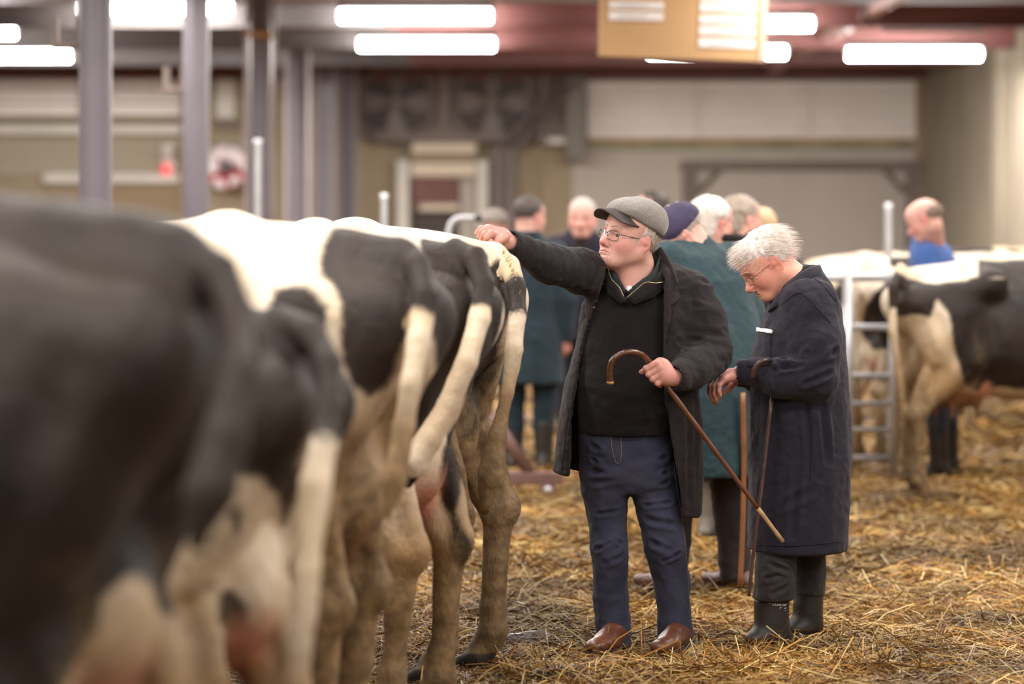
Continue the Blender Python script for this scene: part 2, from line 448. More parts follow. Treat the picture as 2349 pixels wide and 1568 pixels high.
# fan housing and passage door in the middle
fh = MB().box(rx(825), rx(1335), BY-.25, BY, rz(318), rz(152), .02).build('fan_housing', mat('fan_wall', '#7b7069', .7, .12, 2))
tag(fh, 'grey brown plant housing high on the back wall behind two fans', 'housing')
M_fan = mat('fan_ring', '#736862', .6, .1, 3); M_fandk = mat('fan_dark', '#4d4443', .8, .1, 3); M_blade = mat('fan_blade', '#6a5f5b', .5, .1, 3)
def fan(px, label):
    c = (rx(px), BY-.27, rz(236)); R = .56
    t = empty('wall_fan', (c[0], c[1], c[2]), label, 'fan', 'wall fans on the plant housing')
    MB().lathe([(R, .02), (R, -.10), (R-.05, -.12), (R-.06, .0)], c, 'y', 32).build('ring', M_fan, t, True)
    MB().lathe([(R-.055, -.0), (.02, -.0)], c, 'y', 32).build('back_disc', M_fandk, t)
    for k in range(4):
        a = math.pi/2*k+math.pi/2; ca, sa = math.cos(a), math.sin(a); V = []
        for r, w0 in ((.07, .05), (.25, .11), (.47, .16)):
            for s_ in (-1, 1):
                for y_ in (-.05, -.035):
                    V.append((c[0]+ca*r-sa*s_*w0, c[1]+y_+s_*.02, c[2]+sa*r+ca*s_*w0))
        Q = []
        for i in (0, 4): Q += [(i, i+2, i+6, i+4), (i+1, i+5, i+7, i+3), (i, i+4, i+5, i+1), (i+2, i+3, i+7, i+6)]
        Q += [(0, 1, 3, 2), (8, 10, 11, 9)]
        MB().add(V, Q).build('blade', M_blade, t)
    MB().lathe([(.001, -.1), (.09, -.1), (.09, -.01)], c, 'y', 16).build('hub', M_fan, t, True)
fan(910, 'large dark wall fan, the left of two, above the maroon shutter')
fan(1130, 'large dark wall fan, the right of two, beside the diagonal brace')
MB().box(rx(1008), rx(1032), BY-.34, BY-.25, rz(318), rz(160), .01).build('mullion', M_brown, fh)
MB().box(rx(860), rx(1225), BY-.36, BY-.25, rz(330), rz(303), .01).build('cill_beam', M_brown, fh)
br = empty('brace_frame', (rx(1160), BY-.45, 0), 'dark steel post with paired diagonal braces beside the passage door', 'steel frame')
MB().box(rx(1132), rx(1152), BY-.55, BY-.4, 0, rz(340), .01).build('post', M_dark, br)
MB().box(rx(1160), rx(1182), BY-.55, BY-.4, 0, rz(340), .01).build('post', M_dark, br)
MB().tube([(rx(1140), BY-.48, rz(352)), (rx(1288), BY-.48, rz(190))], .06, 4).build('diagonal_brace', M_dark, br)
MB().tube([(rx(1172), BY-.48, rz(356)), (rx(1322), BY-.48, rz(192))], .06, 4).build('diagonal_brace', M_dark, br)
MB().box(rx(1238), rx(1254), BY-.45, BY-.38, rz(330), rz(175), .01).build('hanger', M_dark, br)
MB().box(rx(1296), rx(1342), BY-.5, BY-.3, rz(372), rz(180), .02).build('cable_duct', mat('duct_grey', '#76706a', .7, .15, 2), br)
MB().box(rx(1235), rx(1322), BY-.4, BY-.3, rz(332), rz(318), .01).build('label_rail', M_offw, br)
d2 = empty('door_2', (rx(1020), BY, 0), kind='structure')
for a, b in ((912, 940), (1096, 1122)):
    MB().box(rx(a), rx(b), BY-.3, BY, 0, rz(368), .015).build('door_jamb', M_offw, d2)
MB().box(rx(946), rx(1094), BY-.3, BY, rz(352), rz(328), .02).build('door_lintel', mat('cream_box', '#d9c9b4', .6, .05, 2), d2)
MB().box(rx(944), rx(1094), BY-.25, BY, rz(372), rz(354), .01).build('shutter_guide', M_wallb, d2)
MB().box(rx(944), rx(1094), BY-.28, BY, rz(406), rz(374), .02).build('shutter_box', mat('cream_box', '#d9c9b4'), d2)
for k in range(5):
    z0 = rz(466)+k*(rz(408)-rz(466))/5
    MB().box(rx(946), rx(1052), BY-.2, BY, z0+.003, z0+(rz(408)-rz(466))/5-.003, .01).build('slat', M_maroon, d2)
MB().box(rx(964), rx(1052), BY-.24, BY, rz(484), rz(468), .01).build('bottom_rail', mat('cream_box', '#d9c9b4'), d2)
MB().box(rx(946), rx(1052), BY-.05, BY, 0, rz(484)).build('door_recess', M_fandk, d2)
MB().box(rx(1054), rx(1096), BY-.1, BY, 0, rz(408), .01).build('side_panel', mat('grey_panel', '#b5aba0', .7, .08, 2), d2)
# ceiling steel
for i, y in enumerate((24.7, 27.7, 30.7, 33.7)):
    b = empty('trim_%d' % (6+i), (0, y, 3.6), kind='structure'); split = -1.3 if i < 3 else -11
    for (xa, xb, mm) in ((-11, split, M_greybeam), (split, 5.75, M_red)):  # left of the split, lamp light washing out the red is painted as grey
        if xb-xa < .1: continue
        MB().box(xa, xb, y-.01, y+.01, 3.61, 3.80).build('beam_web', mm, b)
        MB().box(xa, xb, y-.09, y+.09, 3.585, 3.61, .004).build('beam_flange', mm, b)
        MB().box(xa, xb, y-.09, y+.09, 3.80, 3.825, .004).build('beam_flange', mm, b)
for i, y in enumerate((26.2, 29.2, 32.2)):
    b = MB().box(-11, 5.75, y-.05, y+.05, 3.76, 3.92, .01).build('trim_%d' % (10+i), M_greybeam); tag(b, kind='structure')
pb = MB().box(3.55, 3.67, 16, 33.9, 3.66, 3.76, .01).build('pipe_run', mat('rose_pipe', '#b08f89', .5, .08, 2))
tag(pb, 'pale red square pipe running along under the ceiling towards the back wall', 'pipe')
for y in (24.2, 28.0): MB().box(3.53, 3.69, y, y+.25, 3.64, 3.78, .01).build('coupling', M_greybeam, pb)
# fluorescent fixtures in view
M_tube = mat('lit_tube', '#ffffff', .4, 0, 1, emit=(1, .97, .93, 1), estr=62)
M_hous = mat('lamp_housing', '#7f7878', .5, .05, 3)
def fixture(x, y, z, L, label, lit=True):
    t = empty('tube_lamp', (x, y, z), label, 'ceiling lamp', 'fluorescent tube lamps under the ceiling')
    MB().box(x-L/2-.03, x+L/2+.03, y-.05, y+.05, z+.06, z+.14, .01).build('housing', M_hous, t)
    for s_ in (-1, 1):
        MB().box(x+s_*(L/2+.015)-.015, x+s_*(L/2+.015)+.015, y-.03, y+.03, z-.04, z+.07, .006).build('end_cap', M_hous, t)
        MB().tube([(x+s_*L*.32, y, z+.13), (x+s_*L*.32, y, 3.93)], .006, 5).build('hanger', M_hous, t)
    P = [(x-L/2+L*i/4, y, z) for i in range(5)]
    MB().tube(P, .062 if lit else .035, 12).build('tube', M_tube if lit else M_hous, t, True)
    if lit: lamp(x, y, z-.09, L, 1.35)
for (a, b, py, Y, lab, lit) in (
    (780, 1125, 37, 24.2, 'lit tube lamp above the fans, the upper and nearer of the two', True),
    (825, 1132, 102, 27.2, 'lit tube lamp above the fans, the lower and farther of the two', True),
    (185, 530, 20, 24.2, 'lit tube lamp behind the two thickest posts, the upper one', True),
    (305, 578, 88, 28.5, 'lit tube lamp behind the two thickest posts, the lower one', True),
    (-305, 35, 74, 25.8, 'lit tube lamp cut by the left edge, the upper one', True),
    (-130, 160, 128, 29.3, 'lit tube lamp at the left edge, the lower and longer in view', True),
    (1516, 1862, 55, 24.2, 'lit tube lamp half behind the tan board, the upper one', True),
    (1490, 1801, 120, 27.0, 'lit tube lamp half behind the tan board, the lower one', True),
    (1945, 2248, 124, 27.0, 'lit tube lamp nearest the concrete right wall', True),
    (2030, 2250, 66, 25.6, 'unlit tube lamp above the lit one at the right wall', False)):
    fixture((rx(a, Y)+rx(b, Y))/2, Y, rz(py, Y), rx(b, Y)-rx(a, Y), lab, lit)
# posts
def post(px, half, label, kind):
    Y = min(2.5*F/(CX-px), 33.2); X = (px-CX)*Y/F; r = half*Y/F
    t = empty('column', (X, Y, 0), label, 'column', 'grey steel columns in a row')
    if kind == 'pipe':
        MB().lathe([(r, 0), (r, 3.9)], (X, Y, 0), 'z', 28).build('shaft', M_post, t, True)
        MB().lathe([(r*1.9, 0), (r*1.9, .03), (r*1.05, .03), (r*1.05, .05)], (X, Y, 0), 'z', 28).build('base_plate', M_post, t)
    else:
        MB().box(X-r*.72, X+r*.72, Y-.015, Y+.015, 0, 3.9).build('web', M_post, t)
        for s_ in (-1, 1):
            MB().box(X+s_*r-.016, X+s_*r+.016, Y-r, Y+r, 0, 3.9, .004).build('flange', mat('column_flange', '#93898b', .45, .08, 2), t)
        MB().box(X-r*1.6, X+r*1.6, Y-r*1.6, Y+r*1.6, 0, .03, .004).build('base_plate', M_post, t)
    return t, X, Y, r
post(219, 37.5, 'thick round grey column nearest the left edge', 'pipe')
post(450, 30, 'round grey column left of the red and white hose reel', 'pipe')
col3 = post(595, 27, 'grey steel column just right of the red and white hose reel', 'beam')
post(683, 25, 'grey steel column second to the right of the hose reel', 'beam')
post(747, 21, 'grey steel column third to the right of the hose reel', 'beam')
post(797, 18, 'grey steel column farthest right of its row, before the fans', 'beam')
def boxlamp(px, py, Y, label, w_=.3):
    c = pw(px, py, Y); t = empty('cable_bracket', tuple(c), label, 'bracket', 'small brackets on the columns')
    MB().box(c[0]-w_/2, c[0]+w_/2, Y-.05, Y+.05, c[2]-.10, c[2]-.06, .01).build('tray', M_brown, t)
    for s_ in (-1, 1): MB().box(c[0]+s_*w_/2-.02, c[0]+s_*w_/2+.02, Y-.05, Y+.05, c[2]-.1, c[2]+.1, .008).build('upright', M_brown, t)
boxlamp(155, 74, 14.6, 'small brown bracket on the thickest column', .15)
boxlamp(402, 183, 19.2, 'small dark bracket on the second column', .14)
# cable down the third column
cb = MB().tube(spl([pw(628, -10, 23.0), pw(630, 150, 23.0), pw(624, 300, 23.0), pw(622, 520, 23.0)], 6), .022, 6).build('hanging_cable', M_dark, None, True)
tag(cb, 'dark cable hanging beside the third grey column', 'cable')
MB().tube([pw(560, 76, 23.7), pw(634, 82, 23.7)], .03, 6).build('conduit_arm', M_orange, col3[0])
# galvanised tying posts
for px, py, Y, hw, lab in ((591, 320, 17.0, 9, 'pale galvanised post in front of the third grey column'),
                           (881, 446, 16.5, 8, 'short pale galvanised post left of the passage door'),
                           (2038, 468, 16.8, 9, 'pale galvanised post left of the man in blue')):
    top = pw(px, py, Y); r = hw*Y/F
    t = empty('tying_post', (top[0], Y, 0), lab, 'post', 'galvanised tying posts')
    MB().lathe([(r, 0), (r, top[2])], (top[0], Y, 0), 'z', 14).build('tube', M_galv, t, True)
    MB().lathe([(r*1.08, top[2]-.03), (r*1.08, top[2]+.004), (.001, top[2]+.012)], (top[0], Y, 0), 'z', 14).build('cap', M_galv, t, True)
# hose reel
c = pw(522, 384, 33.6); R = 50*33.6/F
hr = empty('hose_reel', tuple(c), 'round red hose reel with white coiled hose on the back wall', 'hose reel')
M_rr = mat('reel_red', '#c1303c', .35, .08, 4); M_hw = mat('hose_white', '#eedfe0', .35, .05, 6)
MB().lathe([(R*.98, -.02), (R*.98, .03), (R*.3, .03), (R*.3, -.02), (R*.98, -.02)], c, 'y', 30).build('back_flange', M_rr, hr, True)
for a0, a1, rr in ((-.2, 1.4, .8), (1.5, 2.5, .78), (2.6, 3.4, .8), (4.0, 4.6, .82), (4.9, 5.6, .7), (0.2, 2.2, .55), (2.5, 3.6, .6)):
    P = [(c[0]+R*rr*math.cos(a), c[1]-.07, c[2]+R*rr*math.sin(a)) for a in np.linspace(a0, a1, 10)]
    MB().tube(P, .075, 8).build('hose_coil', M_hw, hr, True)
MB().lathe([(R*.5, -.05), (R*.5, -.1), (R*.42, -.11), (R*.42, -.05), (R*.5, -.05)], c, 'y', 24).build('inner_ring', M_rr, hr, True)
MB().lathe([(.001, -.13), (R*.26, -.13), (R*.28, .03)], c, 'y', 18).build('hub', M_post, hr, True)
MB().box(c[0]-.05, c[0]+.05, c[1]+.03, BY-.03, c[2]-.05, c[2]+.05).build('wall_arm', M_post, hr)
# alarm with red lamp and round sounder
c = pw(380, 388, 33.75)
al = empty('alarm_lamp', tuple(c), 'small red alarm light with pale round sounder above it', 'alarm')
MB().lathe([(.001, -.07), (.05, -.06), (.06, 0), (.06, .1)], c, 'y', 16).build('red_lens', mat('red_lens', '#e8384a', .3, 0, 1, emit='#ff4055', estr=1.0), al, True)
c2 = pw(384, 350, 33.75); MB().lathe([(.001, -.08), (.07, -.06), (.085, 0), (.085, .1)], c2, 'y', 16).build('sounder', M_offw, al, True)
MB().box(c[0]-.05, c[0]+.1, 33.85, BY-.03, c[2]-.1, c2[2]+.12).build('back_box', M_offw, al)
# hanging tan board
SY = 16.0
sb = empty('notice_board', tuple(pw(1562, 140, SY)), 'tan wooden board with rows of white paper strips hanging from the ceiling', 'sign board')
M_tan = mat('tan_board', '#a8845a', .7, .06, 3); M_strip = mat('paper_strip', '#cfc7c3', .8, .04, 8); M_ink = mat('faint_ink', '#b9b0ae', .9, .1, 10)
def sp(x, y): return pw(x, y, SY)
A = [sp(1373, 128), sp(1752, 141), sp(1760, -60), sp(1376, -60)]
V = [(p[0], SY, p[2]) for p in A]+[(p[0], SY+.05, p[2]) for p in A]
MB().add(V, [(0, 1, 2, 3), (7, 6, 5, 4), (0, 4, 5, 1), (1, 5, 6, 2), (2, 6, 7, 3), (3, 7, 4, 0)]).build('board', M_tan, sb)
V = [(p[0], SY-d, p[2]) for d in (.012, -.06) for p in (sp(1740, 141), sp(1756, 142), sp(1764, -60), sp(1746, -60))]
MB().add(V, [(0, 1, 2, 3), (7, 6, 5, 4), (0, 4, 5, 1), (1, 5, 6, 2), (2, 6, 7, 3), (3, 7, 4, 0)]).build('edge_batten', mat('batten', '#b59a86', .7, .06, 3), sb)
def strip(x0, x1, y0, y1, sl=4):
    P = [sp(x0, y1), sp(x1, y1+sl), sp(x1, y0+sl), sp(x0, y0)]
    V = [(p[0], SY-.008, p[2]) for p in P]+[(p[0], SY, p[2]) for p in P]
    o = MB().add(V, [(0, 1, 2, 3), (0, 4, 5, 1), (1, 5, 6, 2), (2, 6, 7, 3), (3, 7, 4, 0)]).build('paper_strip', M_strip, sb)
    mb = MB(); x = x0+24
    while x < x1-40:                   # the illegible faint lettering
        wv = random.uniform(6, 16); p = sp(x, y0+7+sl*.5); q = sp(x+wv, y1-6+sl*.5)
        mb.add([(p[0], SY-.010, q[2]), (q[0], SY-.010, q[2]), (q[0], SY-.010, p[2]), (p[0], SY-.010, p[2])], [(0, 1, 2, 3)]); x += wv+random.uniform(2, 5)
    mb.build('faint_lettering', M_ink, o)
strip(1397, 1523, 2, 20, 2); strip(1396, 1522, 26, 46, 2)
for k, (y0, y1) in enumerate(((-18, 2), (6, 26), (34, 54), (60, 80), (87, 108))): strip(1606-k*.8, 1735-k*.8, y0, y1, 4)
for x in (1420, 1710): MB().tube([sp(x, -40)+np.array([0, .02, 0]), (sp(x, -40)[0], SY+.02, 3.95)], .012, 6).build('hanger', M_dark, sb)
# ================================================================== cows
def cow_mat():
    m = bpy.data.materials.new('holstein_coat'); m.use_nodes = True; nt, N, L = nodes_of(m); b = N['Principled BSDF']
    b.inputs['Roughness'].default_value = .62; b.inputs['Specular IOR Level'].default_value = .32
    b.inputs['Sheen Weight'].default_value = .03; b.inputs['Sheen Roughness'].default_value = .5
    tc = N.new('ShaderNodeTexCoord')
    def noise(sc, det=4, st=(1, 1, 1)):
        mp = N.new('ShaderNodeMapping'); mp.inputs['Scale'].default_value = st; L.new(tc.outputs['Object'], mp.inputs[0])
        n = N.new('ShaderNodeTexNoise'); n.inputs['Scale'].default_value = sc; n.inputs['Detail'].default_value = det; L.new(mp.outputs[0], n.inputs[0]); return n.outputs[0]
    def math_(op, a, b_=None):
        n = N.new('ShaderNodeMath'); n.operation = op
        for i, v in enumerate((a, b_)):
            if v is None: continue
            if isinstance(v, (int, float)): n.inputs[i].default_value = v
            else: L.new(v, n.inputs[i])
        return n.outputs[0]
    def rng(v, a, b_, c=0, d=1):
        n = N.new('ShaderNodeMapRange'); L.new(v, n.inputs[0])
        for i, x in enumerate((a, b_, c, d)): n.inputs[i+1].default_value = x
        return n.outputs[0]
    def attr(nm):
        n = N.new('ShaderNodeAttribute'); n.attribute_name = nm; return n.outputs['Fac']
    def mixc(f, a, b_):
        n = N.new('ShaderNodeMix'); n.data_type = 'RGBA'
        if isinstance(f, (int, float)): n.inputs[0].default_value = f
        else: L.new(f, n.inputs[0])
        for i, v in ((6, a), (7, b_)):
            if isinstance(v, str): n.inputs[i].default_value = lin(v)
            else: L.new(v, n.inputs[i])
        return n.outputs[2]
    nz = noise(9, 5); nf = noise(160, 2, (1, 1, .35))
    msk = rng(math_('ADD', attr('mask'), math_('ADD', math_('MULTIPLY', math_('SUBTRACT', nz, .5), .035), math_('MULTIPLY', math_('SUBTRACT', nf, .5), .02))), -.010, .010)
    white = mixc(rng(noise(3.5), .35, .7), '#ded2c0', '#c3ab87')
    black = mixc(rng(noise(4), .3, .7), '#18110f', '#2e231c')
    coat = mixc(msk, white, black)
    pk = mixc(rng(noise(12), .3, .7), '#d39a80', '#b9795f')
    coat = mixc(attr('pink'), coat, pk)
    tint = N.new('ShaderNodeMix'); tint.data_type = 'RGBA'; tint.blend_type = 'MULTIPLY'; L.new(math_('MULTIPLY', rng(attr('dirt_shade'), 0, .6), .85), tint.inputs[0]); L.new(coat, tint.inputs[6]); L.new(mixc(rng(noise(5, 4, (1, 1, .4)), .35, .65), '#b89a6c', '#8d7049'), tint.inputs[7]); coat = tint.outputs[2]  # tan tint: soiling together with shade put into the coat colour
    dn = rng(math_('ADD', attr('dirt_shade'), math_('MULTIPLY', math_('SUBTRACT', noise(8, 8, (1, 1, .45)), .5), 1.5)), .35, 1.05)
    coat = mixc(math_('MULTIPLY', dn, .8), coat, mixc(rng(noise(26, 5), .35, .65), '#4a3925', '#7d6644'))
    hoof = mixc(attr('hoof'), coat, '#2b241f')
    L.new(hoof, b.inputs['Base Color'])
    bp = N.new('ShaderNodeBump'); bp.inputs['Strength'].default_value = .55; bp.inputs['Distance'].default_value = .008
    L.new(noise(140, 3, (1, 1, .3)), bp.inputs['Height']); bp2 = N.new('ShaderNodeBump'); bp2.inputs['Strength'].default_value = .45; bp2.inputs['Distance'].default_value = .03
    L.new(noise(13, 4, (1, 1, .6)), bp2.inputs['Height']); L.new(bp.outputs[0], bp2.inputs['Normal']); L.new(bp2.outputs[0], b.inputs['Normal'])
    return m
M_cow = cow_mat()
def cow_prims(tail=None, legs=(0, 0, 0, 0), fat=1.0):
    """a dairy cow facing +x, tail head above the origin, hip height about 1.46"""
    P = []
    # spine and trunk
    P += [RC((.05, 0, 1.33), (.50, 0, 1.375), .075, .085, k=.05), RC((.50, 0, 1.375), (1.15, 0, 1.345), .085, .095, k=.05), RC((1.15, 0, 1.345), (1.62, 0, 1.37), .095, .075, k=.06)]
    P += [EL((1.02, 0, 1.0), (.66, .37*fat, .40), k=.14), EL((.82, 0, .98), (.45, .35*fat, .36), k=.12), EL((1.48, 0, 1.02), (.36, .27, .40), k=.12)]
    P += [EL((.30, 0, 1.16), (.34, .235, .22), k=.10)]
    for s in (-1, 1):
        P += [EL((.53, s*.245, 1.335), (.075, .06, .065), k=.11), RC((.53, s*.22, 1.34), (.50, 0, 1.38), .05, .06, k=.06)]      # hook bones
        P += [EL((.03, s*.125, 1.215), (.06, .05, .06), k=.08), RC((.50, s*.23, 1.31), (.05, s*.125, 1.215), .06, .065, k=.09)]   # pins, thurl
        l0 = legs[0] if s < 0 else legs[1]
        P += [RC((.28, s*.155, 1.12), (.38+l0*.3, s*.19, .88), .15, .11, k=.09), RC((.085, s*.115, 1.15), (.16+l0*.3, s*.14, .86), .075, .065, k=.08),
              RC((.22, s*.14, 1.0), (.25+l0*.4, s*.155, .80), .13, .085, k=.08),
              RC((.36+l0*.3, s*.19, .86), (.20+l0*.5, s*.165, .68), .10, .068, k=.07), RC((.20+l0*.5, s*.16, .72), (.06+l0*.8, s*.155, .53), .072, .048, k=.05),
              RC((.10+l0*.5, s*.155, .78), (.005+l0*.8, s*.155, .545), .034, .026, k=.03),
              EL((.008+l0*.8, s*.158, .53), (.028, .028, .042), k=.04), RC((.05+l0*.8, s*.16, .52), (.065+l0*.9, s*.16, .20), .046, .036, k=.03),
              RC((.065+l0*.95, s*.16, .20), (.06+l0, s*.16, .135), .037, .047, k=.03), RC((.06+l0, s*.16, .13), (.105+l0, s*.16, .06), .043, .047, k=.02),
              RC((.11+l0, s*.16-.024, .04), (.165+l0, s*.16-.026, .025), .04, .026, k=.008), RC((.11+l0, s*.16+.024, .04), (.165+l0, s*.16+.026, .025), .04, .026, k=.008)]
        l1 = legs[2] if s < 0 else legs[3]
        P += [RC((1.55, s*.20, 1.12), (1.50, s*.22, .82), .14, .10, k=.09), RC((1.52, s*.21, .82), (1.55+l1*.5, s*.17, .46), .088, .055, k=.05),
              EL((1.56+l1*.5, s*.17, .44), (.05, .05, .065), k=.03), RC((1.55+l1*.5, s*.17, .42), (1.55+l1, s*.17, .15), .042, .036, k=.03),
              RC((1.55+l1, s*.17, .15), (1.585+l1, s*.17, .06), .045, .046, k=.02), RC((1.59+l1, s*.17, .04), (1.645+l1, s*.17, .025), .052, .034, k=.01)]
        P += [RC((1.62, s*.05, 1.2), (2.02, s*.02, 1.32), .15, .10, k=.10)]
        P += [EL((2.10, s*.155, 1.41), (.035, .085, .05), k=.03)]                                                               # ears
    # udder
    P += [EL((.40, 0, .72), (.25, .185, .17), k=.06), EL((.20, 0, .80), (.12, .13, .16), k=.05)]
    for sx, sy in ((.32, .09), (.32, -.09), (.50, .09), (.50, -.09)): P.append(RC((sx, sy, .60), (sx, sy, .50), .022, .014, k=.03))
    # neck, head
    P += [RC((1.65, 0, 1.05), (2.0, 0, 1.25), .17, .10, k=.10), RC((2.05, 0, 1.40), (2.20, 0, 1.25), .105, .10, k=.05), RC((2.20, 0, 1.25), (2.42, 0, 1.02), .098, .07, k=.05),
          RC((2.42, -.03, 1.01), (2.42, .03, 1.01), .066, .066, k=.03)]
    if tail is not None:
        for i in range(len(tail)-1):
            a, ra = tail[i]; b_, rb = tail[i+1]; P.append(RC(a, b_, ra, rb, k=.03 if i == 0 else .012))
    return P
def build_cow(name, label, loc, heading, scale, black, tail, group, dirt_shade=.5, res=.016, legs=(0, 0, 0, 0), tailcol=lambda t: 1, tailY=None, fat=1.0, extra=(), parent=None, seed=1, dirt_shade_top=.75):
    """black: pixel polygons of the dark patches on the side we see; tail: (px, py, radius) seen at depth tailY"""
    h = math.radians(heading); fw = np.array([math.cos(h), math.sin(h), 0]); lf = np.array([-math.sin(h), math.cos(h), 0])
    loc = np.array(loc, float); R = np.stack([fw, lf, [0, 0, 1]])          # rows: local axes
    near = 1 if lf[1] < 0 else -1                                          # which flank faces the camera
    def tolocal(p): return (R@(np.asarray(p)-loc))/scale
    tl = None
    if tail:
        tl = [(tolocal(pw(x, y, tailY+(dy if len(r_) == 0 else r_[0]))), rr/scale) for (x, y, rr, dy, *r_) in tail]
    V, Q = sdf(cow_prims(tl, legs, fat), res/scale)
    V = relax(V, Q, 1)
    N = vnormals(V, Q); V = V+N*(fbm(V, 5, 2, seed)*.006+(1-np.abs(vnoise(V*np.array([1, 1, .5]), 9, seed+3))*2)*.004)[:, None]
    G = []
    for sd in (-1, 1):
        G += [((.10, sd*.23, 1.18), (.22, sd*.26, .86), .05, .010), ((.46, sd*.30, 1.22), (.50, sd*.30, .92), .06, .012), ((.14, sd*.20, .82), (.07, sd*.20, .58), .028, .008), ((.30, sd*.27, 1.10), (.34, sd*.28, .80), .06, .006)]
    G.append(((.0, 0, 1.2), (.10, 0, .85), .03, .010))
    V = crease(V, vnormals(V, Q), [(np.array(a), np.array(b_), w_, d_) for a, b_, w_, d_ in G])
    m = np.full(len(V), -.3); W0 = loc+scale*(V@R); SX = CX+F*W0[:, 0]/W0[:, 1]; SZ = HY-F*(W0[:, 2]-CAMZ)/W0[:, 1]   # where each patch was measured
    for poly in black:
        if isinstance(poly[0], str): m = np.maximum(m, -poly_sd(V[:, 0], V[:, 2], np.array(poly[1])))
        else: m = np.maximum(m, -poly_sd(SX, SZ, np.array(poly, float))*loc[1]/F)
    m = m+fbm(V, 6, 2, seed+5)*.02
    z = V[:, 2]
    udd = np.minimum(np.linalg.norm((V-np.array([.38, 0, .70]))/np.array([.29, .20, .23]), axis=1), 9)
    pink = np.clip((1.08-udd)*6, 0, 1)*(np.abs(V[:, 1]) < .17)
    if tl is not None:
        A = np.array([p for p, _ in tl]); rr = np.array([r for _, r in tl]); best = np.full(len(V), 9.); tt = np.zeros(len(V)); n = len(A)-1
        for i in range(n):
            d = A[i+1]-A[i]; t = np.clip(((V-A[i])@d)/(d@d), 0, 1); q = np.linalg.norm(V-A[i]-t[:, None]*d, axis=1)-(rr[i]+(rr[i+1]-rr[i])*t)
            u = q < best; best[u] = q[u]; tt[u] = (i+t[u])/n
        on = (best < .012) & (tt > .12)
        if on.any(): m[on] = np.clip(np.array([tailcol(t) for t in tt[on]])*.9, -.12, .12)+fbm(V[on], 30, 2, seed)*.012
    dr = np.clip((dirt_shade_top-z)/.55, 0, 1)*dirt_shade+np.clip(1-np.abs(V[:, 0]+.0)/.25, 0, 1)*.25*dirt_shade*(z < 1.15)  # real dirt plus painted shade between the cows, stronger down the legs
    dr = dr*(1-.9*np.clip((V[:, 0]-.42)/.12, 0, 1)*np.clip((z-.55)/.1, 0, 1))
    hoof = (z < .062).astype(float)
    W = loc+scale*(V@R)
    t = empty(name, tuple(loc), label, 'cow', group)
    b = mk('body', W, Q, M_cow, t, True, {'mask': m, 'pink': pink, 'dirt_shade': dr, 'hoof': hoof})
    return t
ROW = 'cows tied in a row on the left'
def xs(px, Y): return (px-CX)*Y/F
HD = 180-19
# nearest, almost all black
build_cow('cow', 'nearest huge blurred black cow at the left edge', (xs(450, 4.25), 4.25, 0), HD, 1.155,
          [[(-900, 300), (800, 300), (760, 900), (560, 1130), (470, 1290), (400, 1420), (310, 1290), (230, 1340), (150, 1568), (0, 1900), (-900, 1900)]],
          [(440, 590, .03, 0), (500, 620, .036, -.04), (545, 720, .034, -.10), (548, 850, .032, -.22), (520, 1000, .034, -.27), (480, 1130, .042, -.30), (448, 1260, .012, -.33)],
          ROW, .8, .018, tailY=4.25, legs=(.12, .16, 0, 0), seed=2, dirt_shade_top=1.0)
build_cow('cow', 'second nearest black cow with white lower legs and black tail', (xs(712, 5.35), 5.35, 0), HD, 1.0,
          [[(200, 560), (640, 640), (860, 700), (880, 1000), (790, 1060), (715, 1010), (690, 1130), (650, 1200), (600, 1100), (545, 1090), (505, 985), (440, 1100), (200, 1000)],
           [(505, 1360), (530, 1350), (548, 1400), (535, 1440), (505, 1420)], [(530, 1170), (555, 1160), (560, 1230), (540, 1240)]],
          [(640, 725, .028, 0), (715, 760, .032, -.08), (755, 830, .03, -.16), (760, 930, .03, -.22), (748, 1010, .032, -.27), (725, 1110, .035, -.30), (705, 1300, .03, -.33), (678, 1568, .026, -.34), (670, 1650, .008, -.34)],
          ROW, .95, .015, tailY=5.35, tailcol=lambda t: .5-t, legs=(.12, .16, 0, 0), seed=3, dirt_shade_top=.9)
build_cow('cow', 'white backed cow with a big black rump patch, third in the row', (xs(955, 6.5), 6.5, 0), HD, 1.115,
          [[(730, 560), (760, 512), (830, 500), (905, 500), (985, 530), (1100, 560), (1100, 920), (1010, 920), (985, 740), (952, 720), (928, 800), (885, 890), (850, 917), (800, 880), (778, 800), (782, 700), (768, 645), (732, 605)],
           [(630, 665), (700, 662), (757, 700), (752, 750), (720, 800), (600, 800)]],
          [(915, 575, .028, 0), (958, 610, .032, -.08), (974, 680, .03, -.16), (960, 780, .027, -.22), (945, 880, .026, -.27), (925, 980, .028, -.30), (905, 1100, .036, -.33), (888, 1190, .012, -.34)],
          ROW, 1.25, .014, tailY=6.5, tailcol=lambda t: .34-t, legs=(.20, .15, 0, 0), seed=4, dirt_shade_top=1.1)
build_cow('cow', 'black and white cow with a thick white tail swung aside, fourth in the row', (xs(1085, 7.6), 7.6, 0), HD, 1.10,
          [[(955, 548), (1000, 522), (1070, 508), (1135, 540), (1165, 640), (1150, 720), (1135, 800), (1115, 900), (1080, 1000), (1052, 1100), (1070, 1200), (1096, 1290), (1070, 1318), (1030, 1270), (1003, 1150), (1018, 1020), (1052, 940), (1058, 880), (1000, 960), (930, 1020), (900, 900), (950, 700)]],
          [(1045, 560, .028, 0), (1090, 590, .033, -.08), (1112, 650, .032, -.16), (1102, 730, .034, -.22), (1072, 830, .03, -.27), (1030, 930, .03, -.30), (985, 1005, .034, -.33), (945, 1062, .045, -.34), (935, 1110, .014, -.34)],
          ROW, 1.05, .012, tailY=7.6, tailcol=lambda t: max(.34-t, t-.93), legs=(.10, .13, 0, 0), seed=6, dirt_shade_top=.8)
